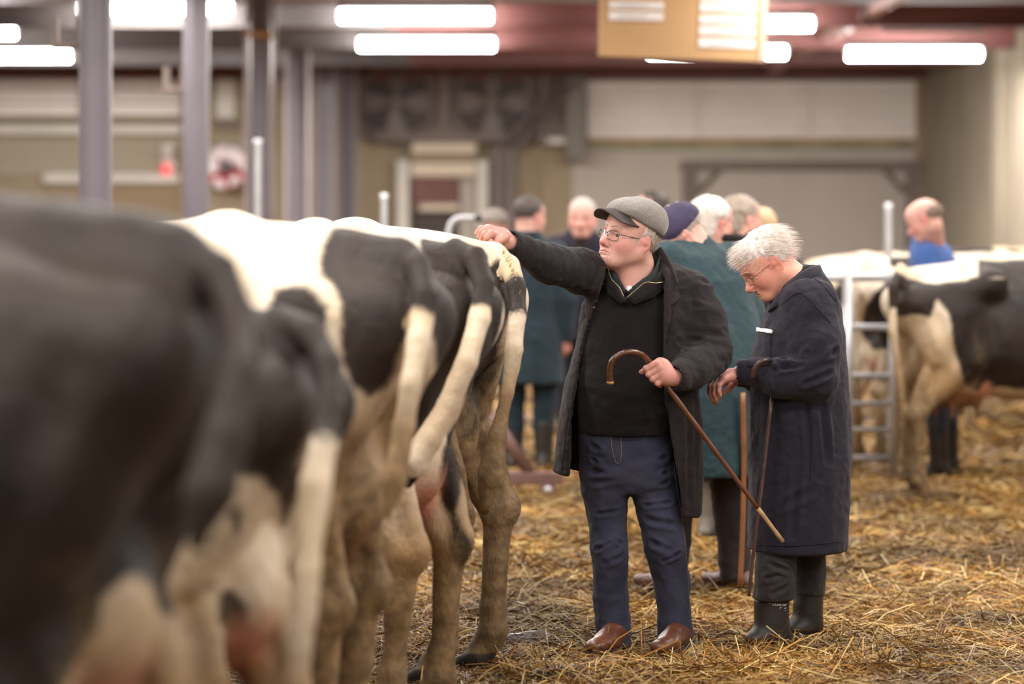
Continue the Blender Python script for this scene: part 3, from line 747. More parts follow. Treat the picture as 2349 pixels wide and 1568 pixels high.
build_cow('cow', 'cow with cream ridge under the resting hand, last in the row', (xs(1150, 8.5), 8.5, 0), HD, 1.102,
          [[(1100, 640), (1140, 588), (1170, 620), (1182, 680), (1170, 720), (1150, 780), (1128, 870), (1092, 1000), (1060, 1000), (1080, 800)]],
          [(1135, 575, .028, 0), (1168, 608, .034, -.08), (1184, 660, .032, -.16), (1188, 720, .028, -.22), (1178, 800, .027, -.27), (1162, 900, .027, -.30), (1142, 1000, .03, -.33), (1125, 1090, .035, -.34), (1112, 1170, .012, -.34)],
          ROW, 1.25, .011, tailY=8.5, tailcol=lambda t: min(t-.22, .38-t), legs=(.02, .07, 0, 0), seed=8, dirt_shade_top=1.1)
rg = np.random.RandomState(5); wv = []; wq = []
for k in range(70):
    px_ = rg.uniform(1152, 1192); py_ = np.interp(px_, [1085, 1120, 1160, 1185, 1192], [512, 535, 585, 635, 690])+rg.uniform(-4, 14); p = pw(px_, py_, 8.32+rg.uniform(-.03, .06)); d = rg.randn(3)*.5+np.array([.3, 0, .8]); d = d/np.linalg.norm(d)*rg.uniform(.008, .022); sd_ = np.cross(d, [0, 1, 0]); sd_ = sd_/np.linalg.norm(sd_)*.0012
    n_ = len(wv); wv += [p-sd_, p+sd_, p+d+sd_*.3, p+d-sd_*.3]; wq.append((n_, n_+1, n_+2, n_+3))
wisp = (np.array(wv), np.array(wq))
# cows across the alley
FAR = 'cows in the pens at the back'
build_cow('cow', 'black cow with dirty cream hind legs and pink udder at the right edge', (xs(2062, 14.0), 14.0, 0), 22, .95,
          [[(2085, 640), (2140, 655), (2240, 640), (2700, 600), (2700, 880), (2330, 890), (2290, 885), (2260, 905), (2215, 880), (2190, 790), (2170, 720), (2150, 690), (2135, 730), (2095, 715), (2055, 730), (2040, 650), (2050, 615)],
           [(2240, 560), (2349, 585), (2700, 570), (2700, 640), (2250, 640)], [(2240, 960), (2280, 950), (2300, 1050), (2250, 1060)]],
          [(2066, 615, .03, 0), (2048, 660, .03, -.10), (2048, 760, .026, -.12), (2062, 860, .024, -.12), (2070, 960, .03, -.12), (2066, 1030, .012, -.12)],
          FAR, 1.0, .018, tailY=14.0, tailcol=lambda t: .3-t, legs=(-.02, .12, 0, 0), seed=11, dirt_shade_top=1.08)
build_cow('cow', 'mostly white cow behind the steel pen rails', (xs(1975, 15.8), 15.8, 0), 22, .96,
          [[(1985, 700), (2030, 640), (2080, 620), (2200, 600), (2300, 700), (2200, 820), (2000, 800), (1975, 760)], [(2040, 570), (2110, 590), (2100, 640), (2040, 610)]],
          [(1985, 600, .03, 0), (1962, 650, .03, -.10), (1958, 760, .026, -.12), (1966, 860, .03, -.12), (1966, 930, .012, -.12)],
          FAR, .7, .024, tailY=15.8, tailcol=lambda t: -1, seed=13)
def far_cow(label, px, Y, head, sc, seed, white=.0):
    P = [['l', [(.0, .9), (.2, 1.5), (1.0, 1.5), (1.3, 1.2), (1.0, .8), (.4, .75)]], ['l', [(1.5, .9), (1.7, 1.5), (2.5, 1.5), (2.5, .9)]]]
    if white: P = [['l', [(.1, 1.1), (.3, 1.3), (.6, 1.2), (.4, .9)]]]
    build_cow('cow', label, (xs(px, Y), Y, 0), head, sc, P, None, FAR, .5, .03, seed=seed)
far_cow('black cow back seen just left of the blue jacketed man', 2015, 20.8, 8, .95, 21)
far_cow('distant cow with pale back beyond the old man in navy', 1850, 19.2, 6, .93, 23, 1)
far_cow('dark distant cow behind the right edge cow', 2185, 17.7, 14, .95, 25)
# ================================================================== people
def basis(yaw, pitch=0, roll=0):
    """columns: person's right, forward, up. yaw 0 looks away from the camera, 90 to the right, 180 at the camera"""
    y, p, r = map(math.radians, (yaw, pitch, roll))
    fw = np.array([math.sin(y)*math.cos(p), math.cos(y)*math.cos(p), math.sin(p)])
    rt = np.array([math.cos(y), -math.sin(y), 0.]); up = np.cross(rt, fw)
    rt, up = rt*math.cos(r)+up*math.sin(r), up*math.cos(r)-rt*math.sin(r)
    return np.stack([rt, fw, up], 1)
SK = np.array(lin('#cf9f91')[:3])
def head_prims(w=1.0, jowl=0.0, neck=.062, ears=True, frown=0.0, necklen=.17, neckback=.045, neck_to=None):
    """x right, y forward, z up, origin between the ears"""
    P = [EL((0, -.012, .045), (.077*w, .099, .082), k=.03), EL((0, .030, -.012), (.066*w, .068, .085), k=.04),
         EL((0, .045, .055), (.058*w, .048, .045), k=.04)]
    for s in (-1, 1):
        P += [RC((s*.056*w, -.002, -.045), (s*.028, .066, -.090), .024+jowl, .020+jowl*.6, k=.035), EL((s*.040*w, .056, -.028), (.030, .034, .032), k=.03)]
        P += [RC((s*.014, .090, .023), (s*.046*w, .072, .026), .0115, .012, k=.018)]                                 # brow
    P += [RC((-.013, .078, -.090), (.013, .078, -.090), .022, k=.025)]
    P += [EL((0, .066, -.062), (.037, .030, .030), k=.025)]                                                       # muzzle
    for s in (-1, 1):
        P += [EL((s*.033, .100, .004), (.018, .020, .0135), k=.016, op='-'), EL((s*.0325, .0745, .003), (.0150, .0125, .0125), k=.004)]
        P += [RC((s*.020, .0885, .0105), (s*.046, .079, .0085), .0050, .0045, k=.006), RC((s*.021, .086, -.006), (s*.044, .079, -.006), .0045, k=.006)]
    P += [RC((0, .089, .016), (0, .116, -.030), .0095, .0125, k=.016), EL((0, .117, -.033), (.0135, .013, .012), k=.012)]
    for s in (-1, 1): P += [EL((s*.0135, .104, -.038), (.0095, .012, .0095), k=.010)]
    P += [RC((-.018, .0900, -.0600), (0, .0935, -.0585), .0075, .0085, k=.010), RC((.018, .0900, -.0600), (0, .0935, -.0585), .0075, .0085, k=.010), RC((-.015, .0890, -.0715), (.015, .0890, -.0715), .0088, k=.010)]
    nt_ = (0, -neckback, -.09-necklen) if neck_to is None else tuple(neck_to)
    P += [RC((0, -.026, -.050), nt_, neck, neck*1.10, k=.04), RC((0, .030, -.090), tuple(np.array((0, .01, -.09))*.55+np.array(nt_)*.45), .030+jowl, neck*.75, k=.035)]
    if ears:
        for s in (-1, 1):
            R = basis(s*-22 if s > 0 else 22, 0).T
            P += [EL((s*.079*w, -.012, -.004), (.010, .021, .034), R=R, k=.008), EL((s*.0765*w, -.004, -.028), (.009, .012, .014), R=R, k=.01),
                  EL((s*.0905*w, -.010, .002), (.008, .012, .020), R=R, k=.006, op='-'), RC((s*.0665*w, .0, .0), (s*.0765*w, -.008, .0), .018, .012, k=.012)]
    return P
def face_lines(V, Q, age=1.0, frown=0.0):
    S = []
    for s in (-1, 1):
        S += [((s*.021, .100, -.036), (s*.033, .088, -.058), .005, .0022*age), ((s*.033, .088, -.058), (s*.036, .078, -.078), .005, .0016*age)]      # nose to mouth
        S += [((s*.020, .092, -.013), (s*.046, .080, -.014), .004, .0012*age), ((s*.052, .070, .004), (s*.066, .055, -.002), .003, .0009*age), ((s*.052, .070, -.002), (s*.064, .055, -.012), .003, .0008*age)]
        S += [((s*.027, .088, -.0655-.004*frown), (0, .1015, -.0645), .0036, .0045), ((s*.006, .104, .022), (s*.007, .100, .040), .003, .0010*age)]
        S += [((s*.027, .086, -.069-.004*frown), (s*.030, .080, -.084), .005, .0018*age*frown)]
    for z in (.055, .066, .077): S.append(((-.035, .088, z), (.035, .088, z), .004, .0008*age))
    S.append(((-.018, .096, -.081), (.018, .096, -.081), .006, .0016))
    fz = np.array([1, 0, 1.]); D = crease(V*fz, np.tile(np.array([0, 1., 0]), (len(V), 1)), [(np.array(a)*fz, np.array(b)*fz, w_, d) for a, b, w_, d in S])-V*fz
    V2 = V+vnormals(V, Q)*D[:, 1:2]; return np.where((V[:, 1] > .03)[:, None], V2, V)
def head_colors(V, base=SK, ruddy=.5, stubble=None):
    c = np.tile(base, (len(V), 1)); x, y, z = V.T
    def blob(p, r): return np.exp(-(((V-np.array(p))/r)**2).sum(1))
    red = sum(blob((s*.048, .065, -.03), .032) for s in (-1, 1))+1.0*blob((0, .118, -.034), .02)+sum(blob((s*.082, -.01, 0), .035) for s in (-1, 1))*.8+blob((0, .02, -.18), .06)*.6
    red = np.clip(red, 0, 1)[:, None]*ruddy; c = c*(1-red)+np.array(lin('#c4685f')[:3])*red
    lip = np.clip(sum(blob((q, .096, -.065), (.010, .02, .0085)) for q in (-.012, 0, .012)), 0, 1)[:, None]*.55; c = c*(1-lip)+np.array(lin('#b5675c')[:3])*lip
    if stubble is not None:
        st = np.clip(blob((0, .06, -.095), (.06, .06, .035))+blob((.05, .02, -.06), .04)+blob((-.05, .02, -.06), .04), 0, 1)[:, None]*.3; c = c*(1-st)+np.array(lin(stubble)[:3])*st
    n = fbm(V, 60, 2, 3)[:, None]*.05; return np.clip(c*(1+n), 0, 1)
M_skin = mat('skin', '#d99a80', .48, .05, 40, .12, 180, attr='col', spec=.4)
M_skin.node_tree.nodes['Principled BSDF'].inputs['Subsurface Weight'].default_value = .12
M_skin.node_tree.nodes['Principled BSDF'].inputs['Subsurface Radius'].default_value = (.008, .003, .002)
M_eye = mat('eye', '#ffffff', .15, 0, 1, attr='col')
def xf(V, R, t): return V@R.T+np.asarray(t)
def hand_prims(wr, kn, palm_n, curl=.5, width=.08, thumb=1):
    """a relaxed hand: wrist point, knuckle centre, palm normal (direction the fingers curl to)"""
    wr = np.array(wr, float); kn = np.array(kn, float); d = kn-wr; L = np.linalg.norm(d); d /= L
    n = np.array(palm_n, float); n -= d*(n@d); n /= np.linalg.norm(n); s = np.cross(d, n)
    P = [RC(wr, wr+d*L*.35, .026, .028, k=.01, flat=(n, 1.3))]
    for i in range(4):
        o = (i-1.5)/3*width*.82; P.append(RC(wr+d*.02+s*o*.55, kn+s*o, .019, .0135, k=.016))
        fl = (.038, .044, .041, .032)[i]; a = curl*1.0; p0 = kn+s*o
        p1 = p0+(d*math.cos(a)+n*math.sin(a))*fl; a2 = a+curl*1.3; p2 = p1+(d*math.cos(a2)+n*math.sin(a2))*fl*.65; a3 = a2+curl*.8; p3 = p2+(d*math.cos(a3)+n*math.sin(a3))*fl*.5
        P += [RC(p0, p1, .0115, .0098, k=.006), RC(p1, p2, .0098, .009, k=.003), RC(p2, p3, .009, .0075, k=.003)]
    b = wr+d*L*.3-s*thumb*width*.38+n*.01; t1 = b+d*.035-s*thumb*.022+n*.015; t2 = t1+d*.03-s*thumb*.002+n*.012
    P += [RC(wr+d*.015-s*thumb*.01, b, .017, .016, k=.012), RC(b, t1, .0145, .0115, k=.008), RC(t1, t2, .0115, .009, k=.004)]
    return P
def hand_col(V, base=SK):
    c = np.tile(base*np.array([.86, .72, .72]), (len(V), 1)); return np.clip(c*(1+fbm(V, 70, 2, 9)[:, None]*.08), 0, 1)
def hair_strands(P0, D, L, wd, droop, seed, n=3):
    """thin tapered blades growing from P0 along D"""
    rg = np.random.RandomState(seed); m = len(P0); V = []; Q = []
    side = np.cross(D, rg.randn(m, 3)); side /= np.linalg.norm(side, axis=1)[:, None]
    for i in range(n+1):
        t = i/n; c = P0+D*(L*t)[:, None]+np.outer(t*t*L, np.array([0, 0, -1]))*droop; wv = (wd*(1-t*.85))
        V += [c-side*wv[:, None], c+side*wv[:, None]]
    V = np.stack(V, 1).reshape(-1, 3); k = 2*(n+1); b = np.arange(m)*k
    for i in range(n): Q.append(np.stack([b+2*i, b+2*i+1, b+2*i+3, b+2*i+2], 1))
    return V, np.concatenate(Q)
def cloth(V, Q, amp=.006, sc=(9, 9, 3), seed=1, segs=(), fine=.002):
    V = relax(V, Q, 1); N = vnormals(V, Q); S = V*np.array(sc)
    n = fbm(S, 1.0, 3, seed); r = 1-np.abs(vnoise(S, 1.3, seed+9))*2
    V = V+N*((n*amp)+(r*amp*.6)+fbm(V, 40, 2, seed+3)*fine)[:, None]
    return crease(V, vnormals(V, Q), segs) if len(segs) else V
def fabric(name, col, rough=.85, var=.12, bump=.5, bscale=350, sheen=.06, **kw):
    return mat(name, col, rough, var, kw.pop('vscale', 14), bump, bscale, sheen=sheen, spec=.2, bump2=.35, b2scale=13, **kw)
def patch(poly, target, m, name, parent, off=.004, th=.006, res=.008, ydir=1, smooth=True):
    """cloth piece cut to a polygon of pixels (at depth Y) and laid on the target surface, seen from the front"""
    from mathutils.bvhtree import BVHTree
    bv = target if isinstance(target, BVHTree) else BVHTree.FromPolygons([tuple(v) for v in target[0]], [tuple(int(i) for i in q) for q in target[1]])
    P = np.array(poly, float); a, b = P.min(0), P.max(0); st = res*F/9.0
    nx = max(2, int((b[0]-a[0])/st)+1); ny = max(2, int((b[1]-a[1])/st)+1)
    gx = np.linspace(a[0], b[0], nx+1); gy = np.linspace(a[1], b[1], ny+1); GX, GY = np.meshgrid(gx, gy, indexing='ij')
    sd = poly_sd(GX, GY, P); o = Vector((0, 0, CAMZ)); ok = np.zeros(GX.shape, bool); W = np.zeros(GX.shape+(3,)); NN = np.zeros(GX.shape+(3,))
    # pull outside vertices that border the shape onto its outline
    for i in range(nx+1):
        for j in range(ny+1):
            x, y = GX[i, j], GY[i, j]
            if sd[i, j] > 0:
                if sd[i, j] > st*1.1: continue
                best = None
                for k in range(len(P)):
                    p, q = P[k], P[(k+1) % len(P)]; d = q-p; t = np.clip(((x-p[0])*d[0]+(y-p[1])*d[1])/(d@d+1e-9), 0, 1); c = p+t*d
                    e = (c[0]-x)**2+(c[1]-y)**2
                    if best is None or e < best[0]: best = (e, c)
                x, y = best[1]
            dv = Vector(((x-CX)/F, 1, -(y-HY)/F)).normalized(); h = bv.ray_cast(o, dv)
            if h[0] is None: continue
            n = h[1]; n = n if n.dot(dv) < 0 else -n
            W[i, j] = np.array(h[0])+np.array(n)*off; NN[i, j] = n; ok[i, j] = True
    vi = -np.ones(GX.shape, int); V = []; Q = []
    def vid(i, j):
        if vi[i, j] < 0: vi[i, j] = len(V); V.append(W[i, j]+NN[i, j]*th); V.append(W[i, j]-NN[i, j]*off*1.5)
        return vi[i, j]
    edges = {}
    for i in range(nx):
        for j in range(ny):
            cs = [(i, j), (i+1, j), (i+1, j+1), (i, j+1)]
            if all(ok[c] for c in cs) and sum(sd[c] <= 0 for c in cs) >= 1 and np.mean([sd[c] for c in cs]) < st*.35:
                q = [vid(*c) for c in cs][::-1]; Q.append(tuple(q)); Q.append(tuple(v+1 for v in q[::-1]))
                for k in range(4):
                    e = (q[k], q[(k+1) % 4])
                    if (e[1], e[0]) in edges: del edges[(e[1], e[0])]
                    else: edges[e] = 1
    for a_, b_ in edges: Q.append((a_, a_+1, b_+1, b_))
    if not Q: return None
    return mk(name, np.array(V), Q, m, parent, smooth)
def bvh(V, Q):
    from mathutils.bvhtree import BVHTree
    return BVHTree.FromPolygons([tuple(v) for v in V], [tuple(int(i) for i in q) for q in Q])
def on_surface(bv, pts, off=.004):
    out = []
    for x, y in pts:
        dv = Vector(((x-CX)/F, 1, -(y-HY)/F)).normalized(); h = bv.ray_cast(Vector((0, 0, CAMZ)), dv)
        if h[0] is not None: out.append(np.array(h[0])-np.array(dv)*off)
    return np.array(out)
def shoe(name, heel, toe, m, parent, wd=.048, ht=.075, sole=None, shaft=None):
    heel = np.array(heel, float); toe = np.array(toe, float); d = toe-heel; L = np.linalg.norm(d); d /= L; up = np.array([0, 0, 1.])
    P = [RC(heel+up*.035, heel+d*L*.45+up*.035, wd*.72, wd*.85, k=.02, flat=(up, 1.25)), RC(heel+d*L*.45+up*.033, toe-d*wd+up*.030, wd*.92, wd*.82, k=.03, flat=(up, 1.45)),
         RC(heel+d*.02+up*.05, heel+d*L*.42+up*.05, wd*.62, wd*.6, k=.03), RC(heel+d*L*.1+up*.07, heel+d*L*.28+up*ht, wd*.68, wd*.62, k=.03)]
    if shaft is not None: P += shaft
    P.append(BX((heel+toe)/2+up*-.095, (.4, .4, .1), rd=.004, k=.006, op='-'))
    V, Q = sdf(P, .006); o = mk(name, V, Q, m, parent)
    S = [RC(heel+up*.008, heel+d*L*.45+up*.008, wd*.76, wd*.9, k=.02, flat=(up, 4.2)), RC(heel+d*L*.45+up*.008, toe-d*wd+up*.008, wd*.97, wd*.88, k=.03, flat=(up, 4.2))]
    V, Q = sdf(S, .006); mk('sole', V, Q, sole or mat('dark_sole', '#2d2320', .8, .1), o)
    return o
def loft_px(rows, Y, d0=0.0, **kw):
    """rows (py, left px, right px, depth half, depth centre offset)"""
    R = []
    for (y, a, b, ry, dy) in rows:
        YY = Y+dy; p, q = pw(a, y, YY), pw(b, y, YY); R.append((p[2], (p[0]+q[0])/2, YY, abs(q[0]-p[0])/2, ry))
    return LOFT(R, **kw)

# ------------------------------------------------------------------ man in the grey cap
YA = 9.03; SA = F/YA
def A(x, y, d=0.0): return pw(x, y, YA+d)
pA = empty('person', (A(1450, 1500)[0], YA, 0), 'man in grey flat cap and open black coat resting a hand on a cow', 'person', 'men at the cattle market')
RA = basis(232, 12, 8); HA = A(1443, 549, 0)
VH, QH = sdf(head_prims(w=1.06, jowl=.007, neck=.066, frown=1, neck_to=RA.T@(A(1460, 660, .06)-HA))+[RC(RA.T@(A(1462, 610, .03)-HA), RA.T@(A(1445, 672, .0)-HA), .058, .05, k=.04)], .0022); VH = face_lines(VH, QH, 1.2, 1)
hc = head_colors(VH, SK, .75, '#a98f84'); WH = xf(VH, RA, HA)
# hands: right on the cow, left around the cane
hr_ = [RC(A(1172, 556, -.40), A(1150, 541, -.42), .029, .030, k=.015), RC(A(1150, 541, -.42), A(1122, 528, -.45), .030, .026, k=.015, flat=((.3, 0, 1), 1.2))]
for i, (x0, y0, x1, y1, x2, y2, d) in enumerate(((1124, 524, 1104, 524, 1094, 534, -.40), (1123, 527, 1106, 531, 1099, 543, -.43), (1124, 531, 1110, 538, 1104, 549, -.46), (1128, 536, 1117, 544, 1113, 553, -.49))):
    hr_ += [RC(A(1145, 540, -.44), A(x0, y0, d), .016, .014, k=.012), RC(A(x0, y0, d), A(x1, y1, d-.01), .0135, .0115, k=.006), RC(A(x1, y1, d-.01), A(x2, y2, d), .0110, .009, k=.004)]
hr_ += [RC(A(1156, 546, -.47), A(1142, 554, -.50), .017, .014, k=.012), RC(A(1142, 554, -.50), A(1136, 563, -.50), .0125, .010, k=.006)]
Vr, Qr = sdf(hr_, .0028)
c0 = -.26
hl = [RC(A(1548, 868, c0+.04), A(1528, 862, c0), .032, .034, k=.02), EL(A(1521, 848, c0), (.034, .026, .036), k=.02), RC(A(1518, 836, c0), A(1530, 868, c0), .022, .022, k=.02)]
for (x0, y0, x1, y1, xt, yt, r) in ((1506, 833, 1483, 845, 1487, 854, .0135), (1514, 843, 1489, 858, 1494, 866, .0135), (1520, 855, 1498, 869, 1503, 876, .0128), (1526, 866, 1509, 879, 1514, 884, .0115)):
    hl += [RC(A(x0+6, y0-2, c0-.004), A(x0, y0, c0-.016), .017, r, k=.010), RC(A(x0, y0, c0-.018), A(x1, y1, c0-.014), r, r*.95, k=.005), RC(A(x1, y1, c0-.014), A(xt, yt, c0+.022), r*.95, r*.8, k=.004)]
hl += [RC(A(1502, 838, c0+.012), A(1484, 846, c0+.008), .014, .0125, k=.01), RC(A(1484, 846, c0+.008), A(1471, 853, c0+.004), .0115, .0088, k=.004)]
Vl, Ql = sdf(hl, .0025)
# torso under the clothes, so the figure is whole
tor = [LOFT([(A(0, y)[2], (A(x, y)[0]), YA+.06, w_/SA, dp) for (y, x, w_, dp) in ((640, 1452, 62, .08), (690, 1452, 92, .10), (850, 1435, 88, .11), (990, 1432, 84, .11), (1060, 1435, 84, .10))], k=.05),
       RC(A(1370, 632, .02), A(1268, 604, -.2), .055, .045), RC(A(1268, 604, -.2), A(1166, 553, -.41), .045, .03), RC(A(1570, 690, .05), A(1630, 800, .02), .05, .042), RC(A(1636, 806, .02), A(1545, 866, c0+.03), .045, .032),
       RC(A(1390, 1040, .05), A(1398, 1250, .03), .075, .052), RC(A(1398, 1250, .03), A(1408, 1460, .04), .05, .035), RC(A(1490, 1040, .05), A(1525, 1250, .03), .075, .052), RC(A(1525, 1250, .03), A(1552, 1480, .04), .05, .035)]
Vt, Qt = sdf(tor, .012)
V, Q = join((WH, QH), (Vr, Qr), (Vl, Ql), (Vt, Qt))
mk('body', V, Q, M_skin, pA, True, {'col': np.concatenate([hc, hand_col(Vr), hand_col(Vl), np.tile(SK, (len(Vt), 1))])})
def eyes(parent, R, t, look=(0, 1, 0), iris='#4d5a63'):
    for s in (-1, 1):
        V, Q = sdf([EL((s*.0325, .0785, .0025), (.0122, .0122, .0122))], .0018)
        d = (V-np.array([s*.0325, .0785, .0025]))/.0122; l = np.array(look, float); l /= np.linalg.norm(l); a = d@l
        c = np.where((a > .90)[:, None], np.array(lin('#15110f')[:3]), np.where((a > .74)[:, None], np.array(lin(iris)[:3]), np.array(lin('#dccdc4')[:3])))
        mk('eye', xf(V, R, t), Q, M_eye, parent, True, {'col': c})
eyes(pA, RA, HA, (-.1, 1, .05))
# hair
M_hairA = mat('grey_hair', '#b3a499', .6, .25, 60, .6, 120, stretch=(1, 1, .3))
def hair_shell(parent, R, t, prims, m, res=.004, amp=.004, strands=0, sl=.03, seed=1, droop=.3, dirf=None, wd=.0007, name='hair', spread=.25, lift=.22):
    V, Q = sdf(prims, res); N = vnormals(V, Q); V = V+N*(fbm(V*np.array([1, 1, .5]), 70, 2, seed)*amp)[:, None]
    o = mk(name, xf(V, R, t), Q, m, parent)
    if strands:
        rg = np.random.RandomState(seed); i = rg.choice(len(V), strands); D = N[i]*lift+rg.randn(strands, 3)*spread+(dirf(V[i]) if dirf else 0); D /= np.linalg.norm(D, axis=1)[:, None]
        HV, HQ = hair_strands(V[i], D, sl*rg.uniform(.5, 1.3, strands), np.full(strands, wd), droop, seed)
        mk('strand_tufts', xf(HV, R, t), HQ, m, o)
    return o
hp = [EL((0, -.020, .030), (.0815*1.05, .097, .085), k=.01), EL((0, .095, -.01), (.12, .085, .20), k=.012, op='-'), EL((0, .0, -.14), (.2, .2, .09), k=.01, op='-')]
hp += [EL((s*.0755, .026, -.006), (.005, .013, .030), k=.012) for s in (-1, 1)]
hp += [EL((s*.085, -.012, -.006), (.02, .024, .034), k=.006, op='-') for s in (-1, 1)]
hair_shell(pA, RA, HA, hp, M_hairA, .003, .003, 3500, .014, 4, .2, lambda v: np.array([0, -.8, -.5]))
# brows
def brows(parent, V, Q, R, t, m, r=.003):
    bv = bvh(V, Q); mb = MB()
    for s in (-1, 1):
        P = []
        for x, z in spl([(s*.012, .029), (s*.028, .034), (s*.042, .033), (s*.054, .026)], 4):
            h = bv.ray_cast(Vector((x, 1, z)), Vector((0, -1, 0)))
            if h[0] is not None: P.append((x, h[0].y+.0008, z))
        mb.tube(P, np.linspace(r, r*.5, len(P)), 6)
    mk('eyebrows', xf(np.concatenate(mb.V), R, t), mb.Q, m, parent, True)
brows(pA, VH, QH, RA, HA, mat('brow_hair', '#b39c8c', .8, .2, 60), .0030)
# cap
M_cap = mat('grey_wool', '#7d766f', .95, .35, 260, .8, 300, sheen=.3); M_peak = fabric('dark_wool', '#453e3d', var=.15)
CR = np.array(basis(0, -6)).T
cp = [EL((0, -.014, .088), (.094, .122, .078), R=CR, k=.02), EL((0, -.050, .070), (.092, .086, .072), k=.03), EL((0, .055, .098), (.076, .056, .034), k=.03),
      BX((0, -.06, -.056), (.2, .4, .1), R=np.array(basis(0, 14)).T, rd=.004, k=.008, op='-')]
V, Q = sdf(cp, .004); cap = mk('cap', xf(V+vnormals(V, Q)*(fbm(V, 30, 2, 5)*.0015)[:, None], RA, HA), Q, M_cap, pA)
def peak_mesh(L=.068, w=.079, y0=.055, z0=.058, drop=.022, arch=.020, th=.004):
    V = []; nu, nv = 17, 7
    for side in (1, -1):
        for j in range(nv):
            t = j/(nv-1)
            for i in range(nu):
                u = -1+2*i/(nu-1); ang = u*math.pi/2*.98
                bx, by = w*math.sin(ang), y0-.02+.048*math.cos(ang); ox, oy = w*1.0*math.sin(ang), y0+.030+(L+.0)*math.cos(ang)**.8 if math.cos(ang) > 0 else y0
                if abs(u) == 1: oy = by
                x = bx+(ox-bx)*t; y = by+(oy-by)*t; z = z0-arch*(x/w)**2*1.6-drop*t*math.cos(ang)+th/2*side
                V.append((x, y, z))
    n = nu*nv; Q = []
    for j in range(nv-1):
        for i in range(nu-1):
            a = j*nu+i; Q.append((a, a+1, a+nu+1, a+nu)); Q.append((n+a, n+a+nu, n+a+nu+1, n+a+1))
    for i in range(nu-1): a = (nv-1)*nu+i; Q.append((a, a+1, n+a+1, n+a))
    return np.array(V), np.array(Q)
V, Q = peak_mesh(L=.082, w=.084, z0=.100, drop=.018, arch=.030); mk('peak', xf(V, RA, HA), Q, M_peak, cap)
# glasses
M_fr = mat('black_frame', '#2a2523', .35, .05, 5)
M_lens = bpy.data.materials.new('lens_glass'); M_lens.use_nodes = True; nt, N_, L_ = nodes_of(M_lens); N_.clear()
tr = N_.new('ShaderNodeBsdfTransparent'); gl = N_.new('ShaderNodeBsdfGlossy'); gl.inputs['Roughness'].default_value = .03; mxs = N_.new('ShaderNodeMixShader'); mxs.inputs[0].default_value = .10
ou = N_.new('ShaderNodeOutputMaterial'); L_.new(tr.outputs[0], mxs.inputs[1]); L_.new(gl.outputs[0], mxs.inputs[2]); L_.new(mxs.outputs[0], ou.inputs[0])
def glasses(parent, R, t, fr=M_fr, rw=.0014, hw=.025, hh=.0175, y0=.112, zc=-.003, ear=.080):
    g = empty('glasses', tuple(t)); g.parent = parent; g.location = tuple(np.array(t)-origin(parent))
    fm = MB(); lens = []
    for s in (-1, 1):
        P = []
        for k in range(25):
            a = 2*math.pi*k/24; ca, sa = math.cos(a), math.sin(a); e = .55
            px_ = hw*math.copysign(abs(ca)**e, ca); pz = hh*math.copysign(abs(sa)**e, sa)*(1 if sa > 0 else 1.0)
            x = s*.033+px_; P.append((x, y0-.006*(abs(x)/.05)**2*1.6, zc+pz))
        fm.tube(P, rw, 6, False); lens.append(P[:-1])
        ex = s*(.033+hw); fm.tube(spl([(ex, y0-.013, zc+hh*.55), (s*.075, y0-.03, zc+hh*.6), (s*ear, .02, zc+hh*.75), (s*(ear+.002), -.012, zc+hh*.7), (s*(ear-.002), -.035, zc-.01)], 5), rw*1.05, 6)
    fm.tube([(-.009, y0, zc+.006), (0, y0+.003, zc+.009), (.009, y0, zc+.006)], rw, 6)
    V = xf(np.concatenate(fm.V), R, t); mk('frame', V, fm.Q, fr, g, True)
    for P in lens:
        V = np.array(P); mk('lens', xf(V, R, t), [tuple(range(len(V)))], M_lens, g, False)
glasses(pA, RA, HA)
# sweater
M_swt = fabric('black_knit', '#141011', var=.1, bump=.6, bscale=420)
sw = [loft_px([(560, 1418, 1498, .055, .06), (600, 1398, 1512, .07, .055), (640, 1370, 1535, .10, .05), (700, 1335, 1560, .125, .05), (800, 1320, 1550, .15, .05), (880, 1316, 1542, .165, .05), (940, 1320, 1540, .16, .05), (968, 1326, 1537, .15, .05), (992, 1328, 1536, .145, .05)], YA, p=2.2, k=.02),
      PRISM([A(x, y)[[0, 2]] for x, y in ((1386, 560), (1404, 606), (1418, 640), (1437, 664), (1462, 644), (1496, 622), (1512, 596), (1518, 560))], YA-.4, YA+.03)]
V, Q = sdf(sw, .006); V = cloth(V, Q, .004, (6, 6, 8), 3, [(A(1330, 955, -.1), A(1420, 985, -.12), .02, .006), (A(1420, 980, -.12), A(1530, 970, -.1), .02, .006), (A(1345, 900, -.12), A(1450, 930, -.12), .03, .004)])
swt = mk('sweater', V, Q, M_swt, pA); BSW = bvh(V, Q)
